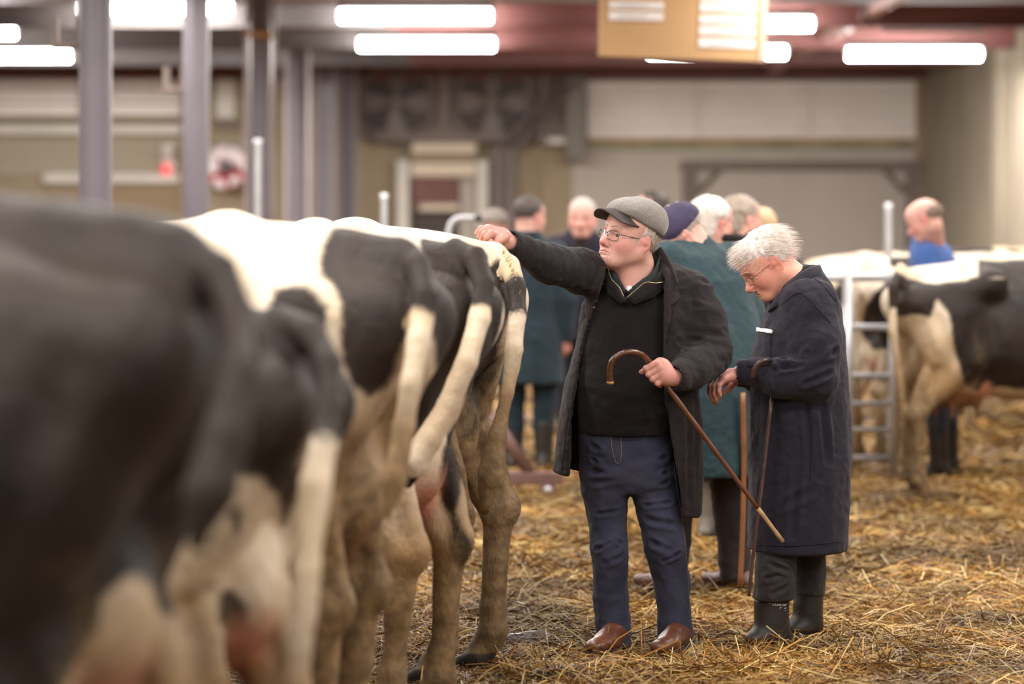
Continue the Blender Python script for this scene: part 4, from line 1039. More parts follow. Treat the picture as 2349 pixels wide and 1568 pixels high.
# white undershirt and dark shirt collar
M_tee = fabric('white_cotton', '#e9e4e2', bump=.2); M_sh = fabric('dark_green_check', '#23292b', var=.3, vscale=60)
Vn = sdf([loft_px([(654, 1437, 1450, .02, -.035), (674, 1424, 1462, .05, -.01), (720, 1380, 1500, .11, .04)], YA, k=.02), ], .006)
mk('undershirt', Vn[0], Vn[1], M_tee, pA)
def ribbon(name, pts, w_, m, parent, th=.005, d=0.0, tilt=0):
    """a folded cloth band following 3-D points (top edge) with vertical fall w_"""
    P = spl(pts, 6); V = []; Q = []; n = len(P)
    T = np.gradient(P, axis=0); T /= np.linalg.norm(T, axis=1)[:, None]; out = np.cross(T, np.array([0, 0, 1.])); out /= np.linalg.norm(out, axis=1)[:, None]+1e-9
    out[out[:, 1] > 0] *= -1
    ww = np.interp(np.linspace(0, 1, n), np.linspace(0, 1, len(w_)), w_)
    for i in range(n):
        dn = np.cross(out[i], T[i]); dn = dn if dn[2] < 0 else -dn
        for (o_, f_) in ((th, 0), (th*1.4+tilt*.5, .5), (th*1.0+tilt, 1), (-th*.2+tilt, 1), (0, .5), (-th*.6, 0)): V.append(P[i]+out[i]*o_+dn*ww[i]*f_)
    k = 6
    for i in range(n-1):
        for j in range(k): Q.append((i*k+j, i*k+(j+1) % k, (i+1)*k+(j+1) % k, (i+1)*k+j))
    Q += [tuple(range(k))[::-1], tuple((n-1)*k+j for j in range(k))]
    return mk(name, np.array(V), Q, m, parent, True)
ribbon('shirt_collar', [A(1398, 600, -.01), A(1415, 630, -.05), A(1437, 668, -.075)], [.028, .034, .02], M_sh, pA, .004, tilt=.006)
ribbon('shirt_collar', [A(1513, 585, .02), A(1500, 618, -.03), A(1468, 646, -.065), A(1440, 668, -.075)], [.016, .024, .034, .02], M_sh, pA, .004, tilt=.006)
ribbon('sweater_collar', [A(1390, 604, -.02), A(1400, 634, -.055), A(1418, 660, -.08), A(1436, 690, -.095)], [.02, .03, .04, .02], M_swt, swt, .007, tilt=.010)
ribbon('sweater_collar', [A(1520, 590, .01), A(1512, 625, -.04), A(1476, 652, -.075), A(1440, 684, -.095)], [.02, .05, .06, .03], M_swt, swt, .007, tilt=.012)
M_zip = mat('brass_zip', '#8d7a5c', .35, .2, 80, metal=.7)
MB().tube(spl([A(1392, 604, -.05), A(1402, 638, -.085), A(1420, 658, -.105), A(1432, 682, -.117)], 6), .0022, 6).build('zip', M_zip, swt, True)
MB().tube(spl([A(1526, 646, -.06), A(1505, 649, -.085), A(1480, 648, -.105), A(1462, 662, -.112), A(1436, 684, -.118)], 6), .0022, 6).build('zip', M_zip, swt, True)
# jeans
def jeans_mat():
    m = mat('blue_jeans', '#1a1b2b', .85, .25, 5, .5, 420, sheen=.04, spec=.25, col2='#3b3d50'); return m
M_jean = jeans_mat()
jn = [loft_px([(960, 1330, 1534, .125, .06), (1000, 1328, 1538, .135, .06), (1050, 1331, 1546, .14, .06), (1100, 1333, 1552, .13, .06), (1128, 1340, 1553, .11, .06)], YA, p=2.4, k=.03),
      loft_px([(1085, 1333, 1446, .105, .05), (1150, 1341, 1442, .098, .04), (1200, 1350, 1438, .088, .03), (1262, 1352, 1441, .082, .02), (1330, 1360, 1440, .078, .04), (1400, 1364, 1442, .074, .05), (1440, 1368, 1447, .076, .05), (1478, 1376, 1448, .078, .05)], YA, k=.02, p=2.1),
      loft_px([(1085, 1440, 1552, .105, .05), (1150, 1452, 1558, .10, .04), (1200, 1467, 1565, .09, .03), (1262, 1479, 1576, .082, .02), (1330, 1500, 1582, .078, .04), (1400, 1507, 1585, .074, .05), (1450, 1508, 1591, .078, .05), (1500, 1512, 1594, .082, .05)], YA, k=.02, p=2.1)]
def cr(pts, w_=.014, d=.007): return [(A(*pts[i], -.05), A(*pts[i+1], -.05), w_, d) for i in range(len(pts)-1)]
sg = []
for L_ in ([(1352, 1020), (1420, 1045)], [(1345, 1050), (1415, 1070)], [(1350, 1082), (1425, 1080)], [(1450, 1070), (1545, 1045)], [(1462, 1105), (1545, 1078)], [(1470, 1118), (1550, 1100)], [(1355, 1108), (1425, 1095)], [(1362, 1262), (1410, 1240)], [(1385, 1290), (1438, 1270)], [(1390, 1225), (1436, 1252)],
           [(1488, 1240), (1535, 1262)], [(1520, 1285), (1575, 1262)], [(1480, 1190), (1558, 1205)], [(1375, 1440), (1445, 1452)], [(1370, 1415), (1440, 1425)], [(1512, 1450), (1588, 1462)], [(1515, 1478), (1590, 1470)], [(1512, 1420), (1585, 1435)], [(1372, 1460), (1446, 1470)], [(1356, 1180), (1430, 1170)], [(1475, 1160), (1552, 1150)]): sg += cr(L_, random.uniform(.010, .018), random.uniform(.006, .012))
V, Q = sdf(jn, .006); V = cloth(V, Q, .006, (10, 10, 8), 5, sg); jo = mk('jeans', V, Q, M_jean, pA); BJ = bvh(V, Q)
M_st = mat('jean_stitch', '#75624c', .8, .1)
def stitch(pts, bv, parent, m, r=.0014, n=6): 
    P = on_surface(bv, spl(np.array(pts, float), n), .002)
    if len(P) > 2: MB().tube(P, r, 5).build('stitching', m, parent, True)
stitch([(1401, 1000), (1404, 1030), (1412, 1058), (1420, 1064)], BJ, jo, M_st); stitch([(1424, 1000), (1425, 1030), (1424, 1062)], BJ, jo, M_st)
stitch([(1332, 985), (1342, 992), (1350, 988), (1354, 975)], BJ, jo, M_st); stitch([(1460, 992), (1490, 997), (1530, 990)], BJ, jo, M_st)
stitch([(1545, 1060), (1558, 1150), (1570, 1230), (1578, 1320), (1582, 1420)], BJ, jo, mat('dark_stitch', '#4c4d62', .8, .1))
# coat
M_coat = fabric('black_cotton_coat', '#1f191a', var=.12, bump=.4, bscale=300)
hemL, hemR = 1084, 1186
co = [loft_px([(572, 1425, 1508, .06, .10), (596, 1400, 1530, .085, .09), (622, 1372, 1590, .12, .07), (660, 1350, 1622, .145, .06), (720, 1336, 1612, .165, .05), (800, 1318, 1600, .18, .05), (880, 1296, 1600, .19, .05), (960, 1284, 1610, .19, .05), (1080, 1271, 1614, .195, .05), (1200, 1268, 1606, .19, .05)], YA, p=2.3, k=.03),
      RC(A(1375, 632, .03), A(1330, 622, -.06), .085, .080, k=.04), RC(A(1330, 622, -.06), A(1258, 604, -.22), .080, .068, k=.03), RC(A(1258, 604, -.22), A(1200, 572, -.34), .066, .052, k=.03), RC(A(1200, 572, -.34), A(1170, 555, -.40), .052, .043, k=.02),
      RC(A(1572, 672, .05), A(1606, 740, .04), .088, .090, k=.05), RC(A(1606, 740, .04), A(1632, 806, .01), .092, .078, k=.04), RC(A(1632, 812, .01), A(1585, 850, -.13), .077, .068, k=.03), RC(A(1585, 850, -.13), A(1550, 864, -.22), .066, .052, k=.02)]
co.append(loft_px([(930, 1300, 1580, .16, .06), (1000, 1298, 1590, .172, .06), (1100, 1284, 1598, .18, .06), (1260, 1280, 1592, .18, .06)], YA, p=2.3, k=.008, op='-'))
co.append(RC(A(1160, 551, -.43), A(1182, 562, -.37), .036, k=.004, op='-')); co.append(RC(A(1535, 868, c0), A(1556, 862, -.21), .040, k=.004, op='-'))
opening = [(1392, 560), (1394, 600), (1384, 640), (1368, 700), (1342, 780), (1326, 860), (1314, 940), (1309, 1000), (1304, 1100), (1300, 1240), (1572, 1240), (1566, 1160), (1556, 1100), (1540, 1010), (1526, 920), (1523, 820), (1526, 720), (1528, 640), (1524, 595), (1516, 560)]
co.append(PRISM([A(x, y, -.1)[[0, 2]] for x, y in opening], YA-.5, YA+.02, .006))
co.append(PRISM([A(x, y)[[0, 2]] for x, y in ((1180, hemL-6), (1310, hemL+2), (1450, 1120), (1560, hemR-8), (1700, hemR+10), (1700, 1400), (1180, 1400))], YA-1, YA+1, .004))
S_ = []
for (x0, y0, d0, x1, y1, d1, w_, dp) in (
    (1372, 590, -.06, 1340, 668, -.10, .016, .010), (1345, 580, -.08, 1322, 660, -.14, .016, .009), (1318, 575, -.12, 1300, 655, -.16, .015, .009), (1292, 572, -.2, 1268, 650, -.24, .015, .009), (1265, 566, -.24, 1240, 636, -.28, .014, .008), (1240, 560, -.30, 1222, 622, -.33, .013, .007), (1212, 545, -.34, 1196, 598, -.38, .012, .006), (1190, 535, -.38, 1178, 585, -.42, .010, .005),
    (1380, 612, -.06, 1376, 680, -.10, .016, .008),
    (1560, 655, -.05, 1650, 640, .02, .018, .007), (1590, 700, -.06, 1655, 720, .0, .016, .008), (1570, 742, -.06, 1662, 760, -.02, .016, .010), (1580, 778, -.08, 1668, 790, -.02, .016, .010), (1572, 815, -.14, 1665, 815, -.04, .016, .012), (1590, 840, -.16, 1660, 840, -.05, .014, .010), (1566, 836, -.2, 1575, 892, -.18, .012, .007), (1600, 870, -.14, 1655, 855, -.06, .013, .008), (1556, 780, -.1, 1590, 830, -.14, .014, .008), (1548, 836, -.22, 1552, 890, -.22, .010, .005),
    (1600, 905, -.05, 1590, 1100, -.06, .02, .008), (1572, 930, -.08, 1580, 1150, -.08, .018, .008), (1336, 740, -.1, 1300, 880, -.1, .016, .006), (1300, 900, -.1, 1290, 1040, -.1, .016, .006)):
    S_.append((A(x0, y0, d0), A(x1, y1, d1), w_, dp))
V, Q = sdf(co, .0055); V = cloth(V, Q, .0045, (8, 8, 5), 7, S_); coat = mk('coat', V, Q, M_coat, pA); BC = bvh(V, Q)
M_lap = fabric('coat_lapel', '#262021', var=.1, bump=.4, bscale=300)
patch([(1514, 572), (1530, 600), (1548, 640), (1560, 684), (1536, 704), (1540, 712), (1530, 760), (1527, 800), (1527, 640), (1522, 600)], BC, M_lap, 'lapel', coat, .003, .006, .006)
patch([(1388, 612), (1378, 650), (1362, 706), (1352, 736), (1346, 716), (1352, 664), (1364, 640), (1374, 612)], BC, M_lap, 'lapel', coat, .003, .006, .006)
ribbon('coat_collar', [A(1517, 566, .03), A(1532, 590, .0), A(1546, 620, -.05), A(1556, 650, -.085)], [.03, .04, .045, .03], M_lap, coat, .006, tilt=.008)
for x, y in ((1367, 690), (1362, 706)):
    P = on_surface(BC, [(x, y)], .006)
    if len(P): MB().lathe([(.001, -.004), (.008, -.003), (.009, 0), (.009, .004)], P[0], 'y', 12).build('button', mat('black_button', '#2a2422', .3, .05), coat, True)
stitch([(1305, 930), (1296, 1010), (1288, 1078)], BC, coat, M_lap, .0016)
# shoes
M_lea = mat('tan_leather', '#5f3726', .35, .25, 14, .25, 60, spec=.6)
for hx, hy, tx, ty, dt in ((1424, 1486, 1352, 1488, -.16), (1566, 1506, 1504, 1510, -.18)):
    h_ = A(hx, hy, .04); t_ = A(tx, ty, dt); h_[2] = t_[2] = .022; so = shoe('shoe', h_, t_, M_lea, pA, .05, .07)
# ------------------------------------------------------------------ his cane
cpts = spl([A(1400, 876, -.335), A(1399, 850, -.34), A(1406, 826, -.345), A(1424, 812, -.345), A(1446, 807, -.34), A(1470, 812, -.315), A(1488, 828, -.268), A(1506, 851, -.248), A(1530, 886, -.252)], 6)
cpts = np.vstack([cpts, np.linspace(A(1530, 886, -.252), A(1796, 1242, -.20), 24)[1:]])
M_cane = mat('brown_cane', '#55321f', .28, .35, 9, .25, 40, spec=.6, stretch=(1, 1, .5)); M_tip = mat('worn_tip', '#9a7a55', .7, .2, 20)
cr_ = np.concatenate([np.linspace(.0115, .0105, 49), np.linspace(.0102, .0075, 23)])[:len(cpts)]
cr_ = cr_*(1+.06*np.sin(np.arange(len(cr_))*1.9))
cane = empty('walking_cane', tuple(cpts[-1]), 'brown crook handled wooden cane held by the man in the grey cap', 'cane')
MB().tube(cpts[:-5], cr_[:len(cpts)-5], 12).build('shaft', M_cane, cane, True)
MB().tube(cpts[-6:], cr_[-6:]*1.02, 12).build('worn_tip', M_tip, cane, True)
e0 = cpts[0]; MB().tube([e0+np.array([0, 0, .002]), e0-np.array([0, 0, .007])], .0128, 12).build('end_cap', mat('horn_end', '#9c7440', .4, .1), cane, True)
# ------------------------------------------------------------------ old man in the navy dust coat
YB = 9.26; SB = F/YB
def B(x, y, d=0.0): return pw(x, y, YB+d)
pB = empty('person', (B(1820, 1475)[0], YB, 0), 'white haired old man in long navy dust coat looking down at his hands', 'person', 'men at the cattle market')
RB = basis(264, -37, 0); HB = B(1763, 606, 0)
VH, QH = sdf(head_prims(w=1.02, jowl=.006, neck=.066, neck_to=RB.T@(B(1846, 668, 0)-HB)), .0024); VH = face_lines(VH, QH, 1.5, .3)
hcB = head_colors(VH, np.array(lin('#dd9d86')[:3]), .75); WH = xf(VH, RB, HB)
hb = hand_prims(B(1690, 856, -.17), B(1652, 868, -.20), (.2, .1, -1), .55, .08, 1)+hand_prims(B(1690, 864, -.02), B(1650, 876, -.04), (.1, 0, -1), .6, .08, -1)
Vh, Qh = sdf(hb, .003)
torB = [RC(B(1848, 740, .0), B(1830, 1050, .0), .10, .13), RC(B(1850, 690, -.16), B(1885, 880, -.22), .05, .045), RC(B(1885, 880, -.22), B(1695, 856, -.17), .045, .03), RC(B(1850, 690, .16), B(1870, 880, .18), .05, .045), RC(B(1870, 880, .18), B(1695, 862, -.0), .045, .03),
        RC(B(1790, 1050, -.08), B(1772, 1440, -.09), .06, .035), RC(B(1855, 1050, .11), B(1856, 1440, .12), .06, .035)]
Vt, Qt = sdf(torB, .014); V, Q = join((WH, QH), (Vh, Qh), (Vt, Qt))
mk('body', V, Q, M_skin, pB, True, {'col': np.concatenate([hcB, hand_col(Vh), np.tile(SK, (len(Vt), 1))])})
eyes(pB, RB, HB, (0, 1, -.4)); brows(pB, VH, QH, RB, HB, mat('white_brow', '#d8b8a6', .8, .2, 60), .0022)
M_hairB = mat('white_hair', '#e3d8d0', .55, .12, 60, .6, 120, stretch=(1, 1, .3))
hp = [EL((0, -.022, .050), (.088, .108, .090), k=.01), EL((0, .045, .085), (.07, .05, .042), k=.03), EL((0, .125, -.02), (.13, .085, .085), k=.015, op='-'), EL((0, .09, -.09), (.14, .09, .11), k=.012, op='-'), EL((0, -.02, -.15), (.2, .2, .10), k=.012, op='-')]
hp += [EL((s*.09, -.006, -.006), (.025, .026, .038), k=.006, op='-') for s in (-1, 1)]
hair_shell(pB, RB, HB, hp, M_hairB, .0035, .005, 5200, .034, 12, .25, lambda v: np.stack([v[:, 0]*3, np.where(v[:, 1] > .02, .9, -.8), np.where(v[:, 1] > .03, .35, -.35)], 1), .0006, spread=.12, lift=.06)
glasses(pB, RB, HB, mat('thin_metal_frame', '#4b4340', .35, .05, 5, metal=.6), .0009, .023, .016, .108, -.004, .081)
M_nav = fabric('navy_cotton', '#1f1c27', var=.14, bump=.35, bscale=260, vscale=5)
cb_ = [loft_px([(612, 1836, 1874, .06, .03), (634, 1808, 1892, .11, .02), (655, 1792, 1906, .17, .0), (690, 1772, 1922, .205, .0), (760, 1742, 1938, .215, .0), (850, 1716, 1946, .215, .0), (950, 1716, 1950, .21, .0), (1050, 1719, 1948, .21, .0), (1150, 1718, 1944, .21, .0), (1256, 1716, 1941, .215, .0)], YB, p=2.25, k=.03),
       RC(B(1852, 695, -.15), B(1872, 790, -.20), .090, .085, k=.05), RC(B(1872, 790, -.20), B(1876, 862, -.22), .085, .078, k=.04), RC(B(1872, 866, -.22), B(1790, 866, -.24), .077, .064, k=.03), RC(B(1790, 866, -.24), B(1704, 853, -.18), .062, .050, k=.02),
       RC(B(1850, 695, .15), B(1860, 860, .18), .088, .075, k=.05), RC(B(1860, 866, .18), B(1700, 862, .0), .07, .05, k=.02),
       RC(B(1670, 852, -.17), B(1694, 854, -.175), .043, k=.004, op='-')]
S_ = []
for (x0, y0, x1, y1, d, w_, dp) in ((1800, 845, 1760, 815, -.3, .014, .010), (1790, 830, 1850, 808, -.3, .015, .012), (1775, 850, 1840, 838, -.3, .014, .010), (1845, 880, 1915, 850, -.3, .016, .010), (1830, 850, 1925, 800, -.28, .016, .010), (1790, 770, 1800, 830, -.28, .016, .008), (1760, 870, 1768, 905, -.3, .012, .007), (1735, 835, 1740, 890, -.28, .010, .006),
                                   (1800, 700, 1790, 760, -.24, .018, .008), (1880, 650, 1935, 720, -.16, .018, .006), (1885, 930, 1900, 1060, -.2, .02, .009), (1850, 930, 1860, 1080, -.22, .02, .008), (1800, 940, 1780, 1080, -.22, .02, .008), (1760, 1000, 1745, 1180, -.2, .02, .008), (1830, 1080, 1815, 1230, -.22, .022, .009), (1900, 1080, 1890, 1230, -.16, .022, .008), (1870, 1120, 1780, 1170, -.22, .025, .006), (1760, 690, 1735, 760, -.14, .014, .006), (1735, 780, 1725, 830, -.12, .014, .006)):
    S_.append((B(x0, y0, d), B(x1, y1, d), w_, dp))
V, Q = sdf(cb_, .0058); V = cloth(V, Q, .007, (7, 7, 4), 13, [(a, b, w_, d*1.5) for a, b, w_, d in S_]); ctB = mk('dust_coat', V, Q, M_nav, pB); BB = bvh(V, Q)
# collar, pocket, paper, seams
ribbon('collar', [B(1768, 706, -.05), B(1786, 676, -.10), B(1818, 642, -.125), B(1850, 617, -.105), B(1876, 608, -.03), B(1872, 610, .05)], [.02, .05, .06, .055, .05, .04], M_nav, ctB, .008, tilt=.014)
patch([(1722, 768), (1770, 760), (1768, 838), (1716, 842)], BB, M_nav, 'breast_pocket', ctB, .002, .004, .006)
patch([(1732, 751), (1773, 757), (1771, 765), (1731, 759)], BB, mat('white_paper', '#f2eeec', .8, .02), 'folded_paper', ctB, .006, .004, .004)
M_seam = fabric('navy_seam', '#15131b')
for L_ in ([(1790, 700), (1835, 672), (1880, 712), (1905, 740)], [(1855, 920), (1862, 1000), (1858, 1100)], [(1800, 640), (1870, 640), (1918, 690)]): stitch(L_, BB, ctB, M_seam, .0016)
stitch([(1718, 1248), (1800, 1252), (1870, 1248), (1938, 1240)], BB, ctB, M_seam, .0016)
# trousers + boots
M_trB = fabric('charcoal_trousers', '#2f2a2b', var=.15, vscale=6)
tb = [loft_px([(1225, 1750, 1822, .07, -.08), (1262, 1734, 1826, .09, -.085), (1310, 1730, 1825, .095, -.09), (1350, 1730, 1822, .092, -.09), (1373, 1724, 1819, .090, -.09)], YB, k=.01), loft_px([(1225, 1815, 1885, .08, .11), (1262, 1815, 1892, .10, .12), (1310, 1818, 1894, .095, .12), (1362, 1822, 1892, .085, .12)], YB, k=.01)]
S_ = [(B(a, b, -.18), B(c, d, -.18), .014, .009) for a, b, c, d in ((1760, 1290, 1815, 1312), (1738, 1332, 1790, 1318), (1770, 1362, 1815, 1340), (1832, 1320, 1885, 1335))]
V, Q = sdf(tb, .006); mk('trousers', cloth(V, Q, .005, (8, 8, 7), 15, S_), Q, M_trB, pB)
M_boot = mat('dark_rubber', '#2a2523', .5, .10, 6, .1, 40, spec=.4)
for i, (hx, tx, y, d, top, a, b) in enumerate(((1790, 1706, 1478, -.09, 1372, 1729, 1811), (1858, 1800, 1462, .12, 1350, 1822, 1889))):
    h_ = B(hx, y, d); t_ = B(tx, y, d-.06); h_[2] = t_[2] = .012
    sh = [loft_px([(top, a, b, .072, d), (top+50, a+1, b-2, .070, d), (top+88, a+2, b-1, .058, d)], YB, k=.03)]
    bt = shoe('boot', h_, t_, M_boot, pB, .052, .11, shaft=sh)
    if i == 0:
        vs = np.array([v.co[:] for v in bt.data.vertices])+origin(pB); bvB = bvh(vs, [tuple(p.vertices) for p in bt.data.polygons])
        def lettering(txt, x0, x1, y0, y1, slant, italic=.35):
            cu = bpy.data.curves.new('boot_lettering', 'FONT'); cu.body = txt; cu.shear = italic; cu.offset = .012
            to = bpy.data.objects.new('t', cu); COL.objects.link(to); dg = bpy.context.evaluated_depsgraph_get(); me = bpy.data.meshes.new_from_object(to.evaluated_get(dg))
            bpy.data.objects.remove(to); co_ = np.array([v.co[:] for v in me.vertices]); fs = [tuple(p.vertices) for p in me.polygons]
            u = (co_[:, 0]-co_[:, 0].min())/np.ptp(co_[:, 0]); v = (co_[:, 1]-co_[:, 1].min())/max(np.ptp(co_[:, 1]), 1e-6)
            px_ = x0+(x1-x0)*u; py_ = y1+(y0-y1)*v+slant*u; W = []
            for x, y in zip(px_, py_):
                dv = Vector(((x-CX)/F, 1, -(y-HY)/F)).normalized(); h = bvB.ray_cast(Vector((0, 0, CAMZ)), dv); W.append(np.array(h[0])-np.array(dv)*.0018 if h[0] else B(x, y, d-.07))
            mk('lettering', np.array(W), fs, mat('white_print', '#d6d0ca', .6, .02), bt, False)
        lettering('DUNLOP', 1771, 1804, 1383, 1388, 2.0); lettering('-', 1788, 1804, 1392, 1394.2, 1.0); lettering('-', 1764, 1769, 1382.5, 1383.5, .5); lettering('-', 1786, 1804, 1397.5, 1398.2, 1.2)
# his thin stick
sp_ = spl([B(1727, 866, -.285), B(1730, 848, -.30), B(1742, 832, -.31), B(1758, 826, -.30), B(1772, 832, -.23), B(1776, 870, -.155), B(1769, 930, -.225), B(1762, 990, -.235), B(1752, 1080, -.245), B(1742, 1160, -.255), B(1733, 1230, -.26), B(1725, 1300, -.265), B(1718, 1366, -.27)], 6)
rs = np.linspace(.0085, .0062, len(sp_))*(1+.12*(np.sin(np.arange(len(sp_))*1.3)**8))
st_ = MB().tube(sp_, rs, 9).build('thin_stick', mat('dark_hazel', '#46302a', .4, .4, 30, .3, 50), None, True, loc=tuple(sp_[-1]))
tag(st_, 'thin dark knotty stick hooked over the forearm of the navy dust coat', 'stick')

# ------------------------------------------------------------------ the other men
HAIR = dict(
    short=[EL((0, -.014, .050), (.085, .108, .090), k=.01), EL((0, .135, -.035), (.12, .085, .10), k=.012, op='-'), EL((0, .09, -.09), (.14, .09, .11), k=.012, op='-'), EL((0, -.02, -.16), (.2, .2, .10), k=.012, op='-')],
    long=[EL((0, -.022, .045), (.090, .112, .092), k=.01), EL((0, -.06, -.03), (.075, .055, .07), k=.03), EL((0, .135, -.035), (.12, .085, .10), k=.012, op='-'), EL((0, .09, -.09), (.14, .09, .11), k=.012, op='-'), EL((0, -.02, -.20), (.2, .2, .10), k=.012, op='-')],
    bald=[EL((0, -.018, .030), (.082, .104, .075), k=.01), EL((0, .10, .05), (.12, .10, .14), k=.012, op='-'), EL((0, .09, -.09), (.14, .09, .11), k=.012, op='-'), EL((0, -.01, .14), (.06, .09, .05), k=.012, op='-'), EL((0, -.02, -.16), (.2, .2, .10), k=.012, op='-')])
for k_ in HAIR: HAIR[k_] = HAIR[k_]+[EL((s*.09, -.008, -.006), (.022, .026, .036), k=.006, op='-') for s in (-1, 1)]
def man(label, px, Y, H, yaw, head, hair, haircol, coatcol, hem, trcol, bootcol, arms, bulk=1.0, lean=0, ruddy=.5, capcol=None, beard=None, res=.009, coatname='coat', boots=.34, feet=None, skirt=1.0, collar=None, hx=None, hz=0, seed=1, stance=.10, shirt=None, hairstr=600, peak=True):
    """head: (yaw, pitch) absolute; arms: [(elbow xyz, wrist xyz)] right, left in body space (x right, y forward, z up)"""
    X = xs(px, Y); Rb = basis(yaw); base = np.array([X, Y, 0]); k = H/1.76
    t = empty('person', tuple(base), label, 'person', 'men at the cattle market')
    def W(V): return np.asarray(V)*k@Rb.T+base
    hpos = W([[0, .03+lean, 1.60]])[0] if hx is None else np.array(hx, float)
    hpos = hpos+np.array([0, 0, hz]); Rh = basis(*head)
    V1, Q1 = sdf(head_prims(w=1.03, jowl=.004, neck=.064, neck_to=Rh.T@((W([[0, lean*.8-.03, 1.40]])[0]-hpos)/k)), .0045 if Y < 13 else .006); c1 = head_colors(V1, SK, ruddy, beard); V1 = xf(V1*k, Rh, hpos)
    hnd = []; ap = []
    for s, (el, wr) in zip((1, -1), arms):
        sh = np.array([s*.175*bulk, lean*.6, 1.37]); el = np.array(el); wr = np.array(wr); d = wr-el; d /= np.linalg.norm(d)
        hnd += hand_prims(wr-d*.01, wr+d*.085, (-s*.8, .3, -.2), .5, .08, s)
        ap.append((sh, el, wr))
    V2, Q2 = sdf(hnd, .006); V2w = W(V2)
    tp = [RC((0, lean*.4, 1.22), (0, 0, .95), .10, .11)]+[p for (sh, el, wr) in ap for p in (RC(sh, el, .045, .04), RC(el, wr, .04, .028))]
    fp = feet or ((stance, .0), (-stance, .02))
    for fx, fy in fp: tp.append(RC((fx*.9, 0, .9), (fx, fy*.5+.02, .48), .06, .05)); tp.append(RC((fx, fy*.5+.02, .48), (fx, fy, .12), .05, .035))
    V3, Q3 = sdf(tp, .02); V, Q = join((V1, Q1), (V2w, Q2), (W(V3), Q3))
    mk('body', V, Q, M_skin, t, True, {'col': np.concatenate([c1, hand_col(V2), np.tile(SK, (len(V3), 1))])})
    if hair:
        hm = mat('hair_'+haircol.strip('#'), haircol, .6, .2, 50, .5, 100, stretch=(1, 1, .3))
        hair_shell(t, Rh*k, hpos, HAIR[hair], hm, .005, .005, hairstr, .022, seed, .3, lambda v: np.array([0, -.5, -.4]), .0008)
    if capcol:
        cm = fabric('cap_'+capcol.strip('#'), capcol)
        V, Q = sdf([EL((0, -.010, .062), (.094, .116, .080), k=.02), EL((0, -.02, .045), (.090, .108, .06), k=.02), BX((0, 0, -.085), (.3, .3, .1), R=np.array(basis(0, -6)).T, rd=.004, k=.006, op='-')], .005)
        co_ = mk('cap', xf(V*k, Rh, hpos), Q, cm, t)
        if peak: V, Q = peak_mesh(L=.078, z0=.042, drop=.020); mk('peak', xf(V*k, Rh, hpos), Q, cm, co_)
    # coat
    b = bulk; rows = [(1.50, 0, .0+lean, .07, .075), (1.45, 0, lean*.9-.005, .12*b, .095), (1.40, 0, lean*.7, .185*b, .12*b), (1.30, 0, lean*.5, .215*b, .145*b), (1.10, 0, lean*.2, .215*b, .16*b), (.95, 0, 0, .21*b, .165*b)]
    if hem < .9: rows += [(.75, 0, 0, .215*b*skirt, .175*b), (hem, 0, 0, .225*b*skirt, .185*b)]
    else: rows += [(hem, 0, 0, .205*b, .16*b)]
    cp_ = [LOFT(rows, p=2.3, k=.03)]
    for (sh, el, wr) in ap: cp_ += [RC(sh, el, .082*b, .066, k=.05), RC(el, wr, .064, .045, k=.03)]
    V, Q = sdf(cp_, res); V = cloth(V, Q, .007, (7, 7, 3.5), seed+20); o = mk(coatname, W(V), Q, fabric('coat_'+coatcol.strip('#'), coatcol, var=.14, vscale=5, bump=.3), t)
    if collar:
        V, Q = sdf([EL((0, lean-.012, 1.495), (.088, .096, .045), k=.02), EL((0, lean-.006, 1.52), (.072, .08, .06), k=.01, op='-'), BX((0, lean+.12, 1.5), (.05, .08, .2), rd=.01, k=.01, op='-')], .006)
        mk('collar', W(V), Q, fabric('collar_'+collar.strip('#'), collar), o)
    if shirt:
        V, Q = sdf([EL((0, lean+.055, 1.36), (.075, .105, .15), k=.02)], .008); mk('pullover', W(V), Q, fabric('knit_'+shirt.strip('#'), shirt), t)
    # trousers, boots
    tr_ = [LOFT([(1.0, 0, 0, .17*b, .13*b), (.85, 0, 0, .175*b, .13*b), (.80, 0, 0, .165*b, .12*b)], k=.03)]
    for fx, fy in fp: tr_ += [RC((fx*.9, 0, .85), (fx, fy*.5+.02, .48), .095, .075, k=.03), RC((fx, fy*.5+.02, .48), (fx, fy, boots-.02 if boots > .2 else .08), .075, .068, k=.02)]
    V, Q = sdf(tr_, res); mk('trousers', W(cloth(V, Q, .006, (9, 9, 7), seed+31)), Q, fabric('trousers_'+trcol.strip('#'), trcol), t)
    bm = mat('boot_'+bootcol.strip('#'), bootcol, .45, .15, 8)
    for fx, fy in fp:
        h_ = W([[fx, fy-.06, 0]])[0]; t_ = W([[fx*1.15, fy+.20, 0]])[0]; h_[2] = t_[2] = .012; a_ = W([[fx, fy-.01, .1]])[0]; c_ = W([[fx, fy, boots]])[0]
        shoe('boot', h_, t_, bm, t, .05, .10, shaft=[RC(a_, c_, .058, .07, k=.03)] if boots > .2 else None)
    return t
dn = [((.27, -.02, 1.10), (.27, .08, .86)), ((-.27, -.02, 1.10), (-.27, .08, .86))]
fwd = [((.27, .02, 1.08), (.10, .26, 1.05)), ((-.27, .02, 1.08), (-.08, .26, 1.08))]
man('bearded man in teal coat and navy cap, head bowed, behind the grey cap', 1640, 10.50, 1.84, 318, (266, -40), 'short', '#a99c92', '#2b3f45', .50, '#2f2727', '#553226', fwd, 1.08, .17, .4, '#453e58', '#b3a69c', .008, hx=pw(1562, 543, 10.60), seed=3, boots=.1, feet=((.10, -.02), (-.12, .14)))
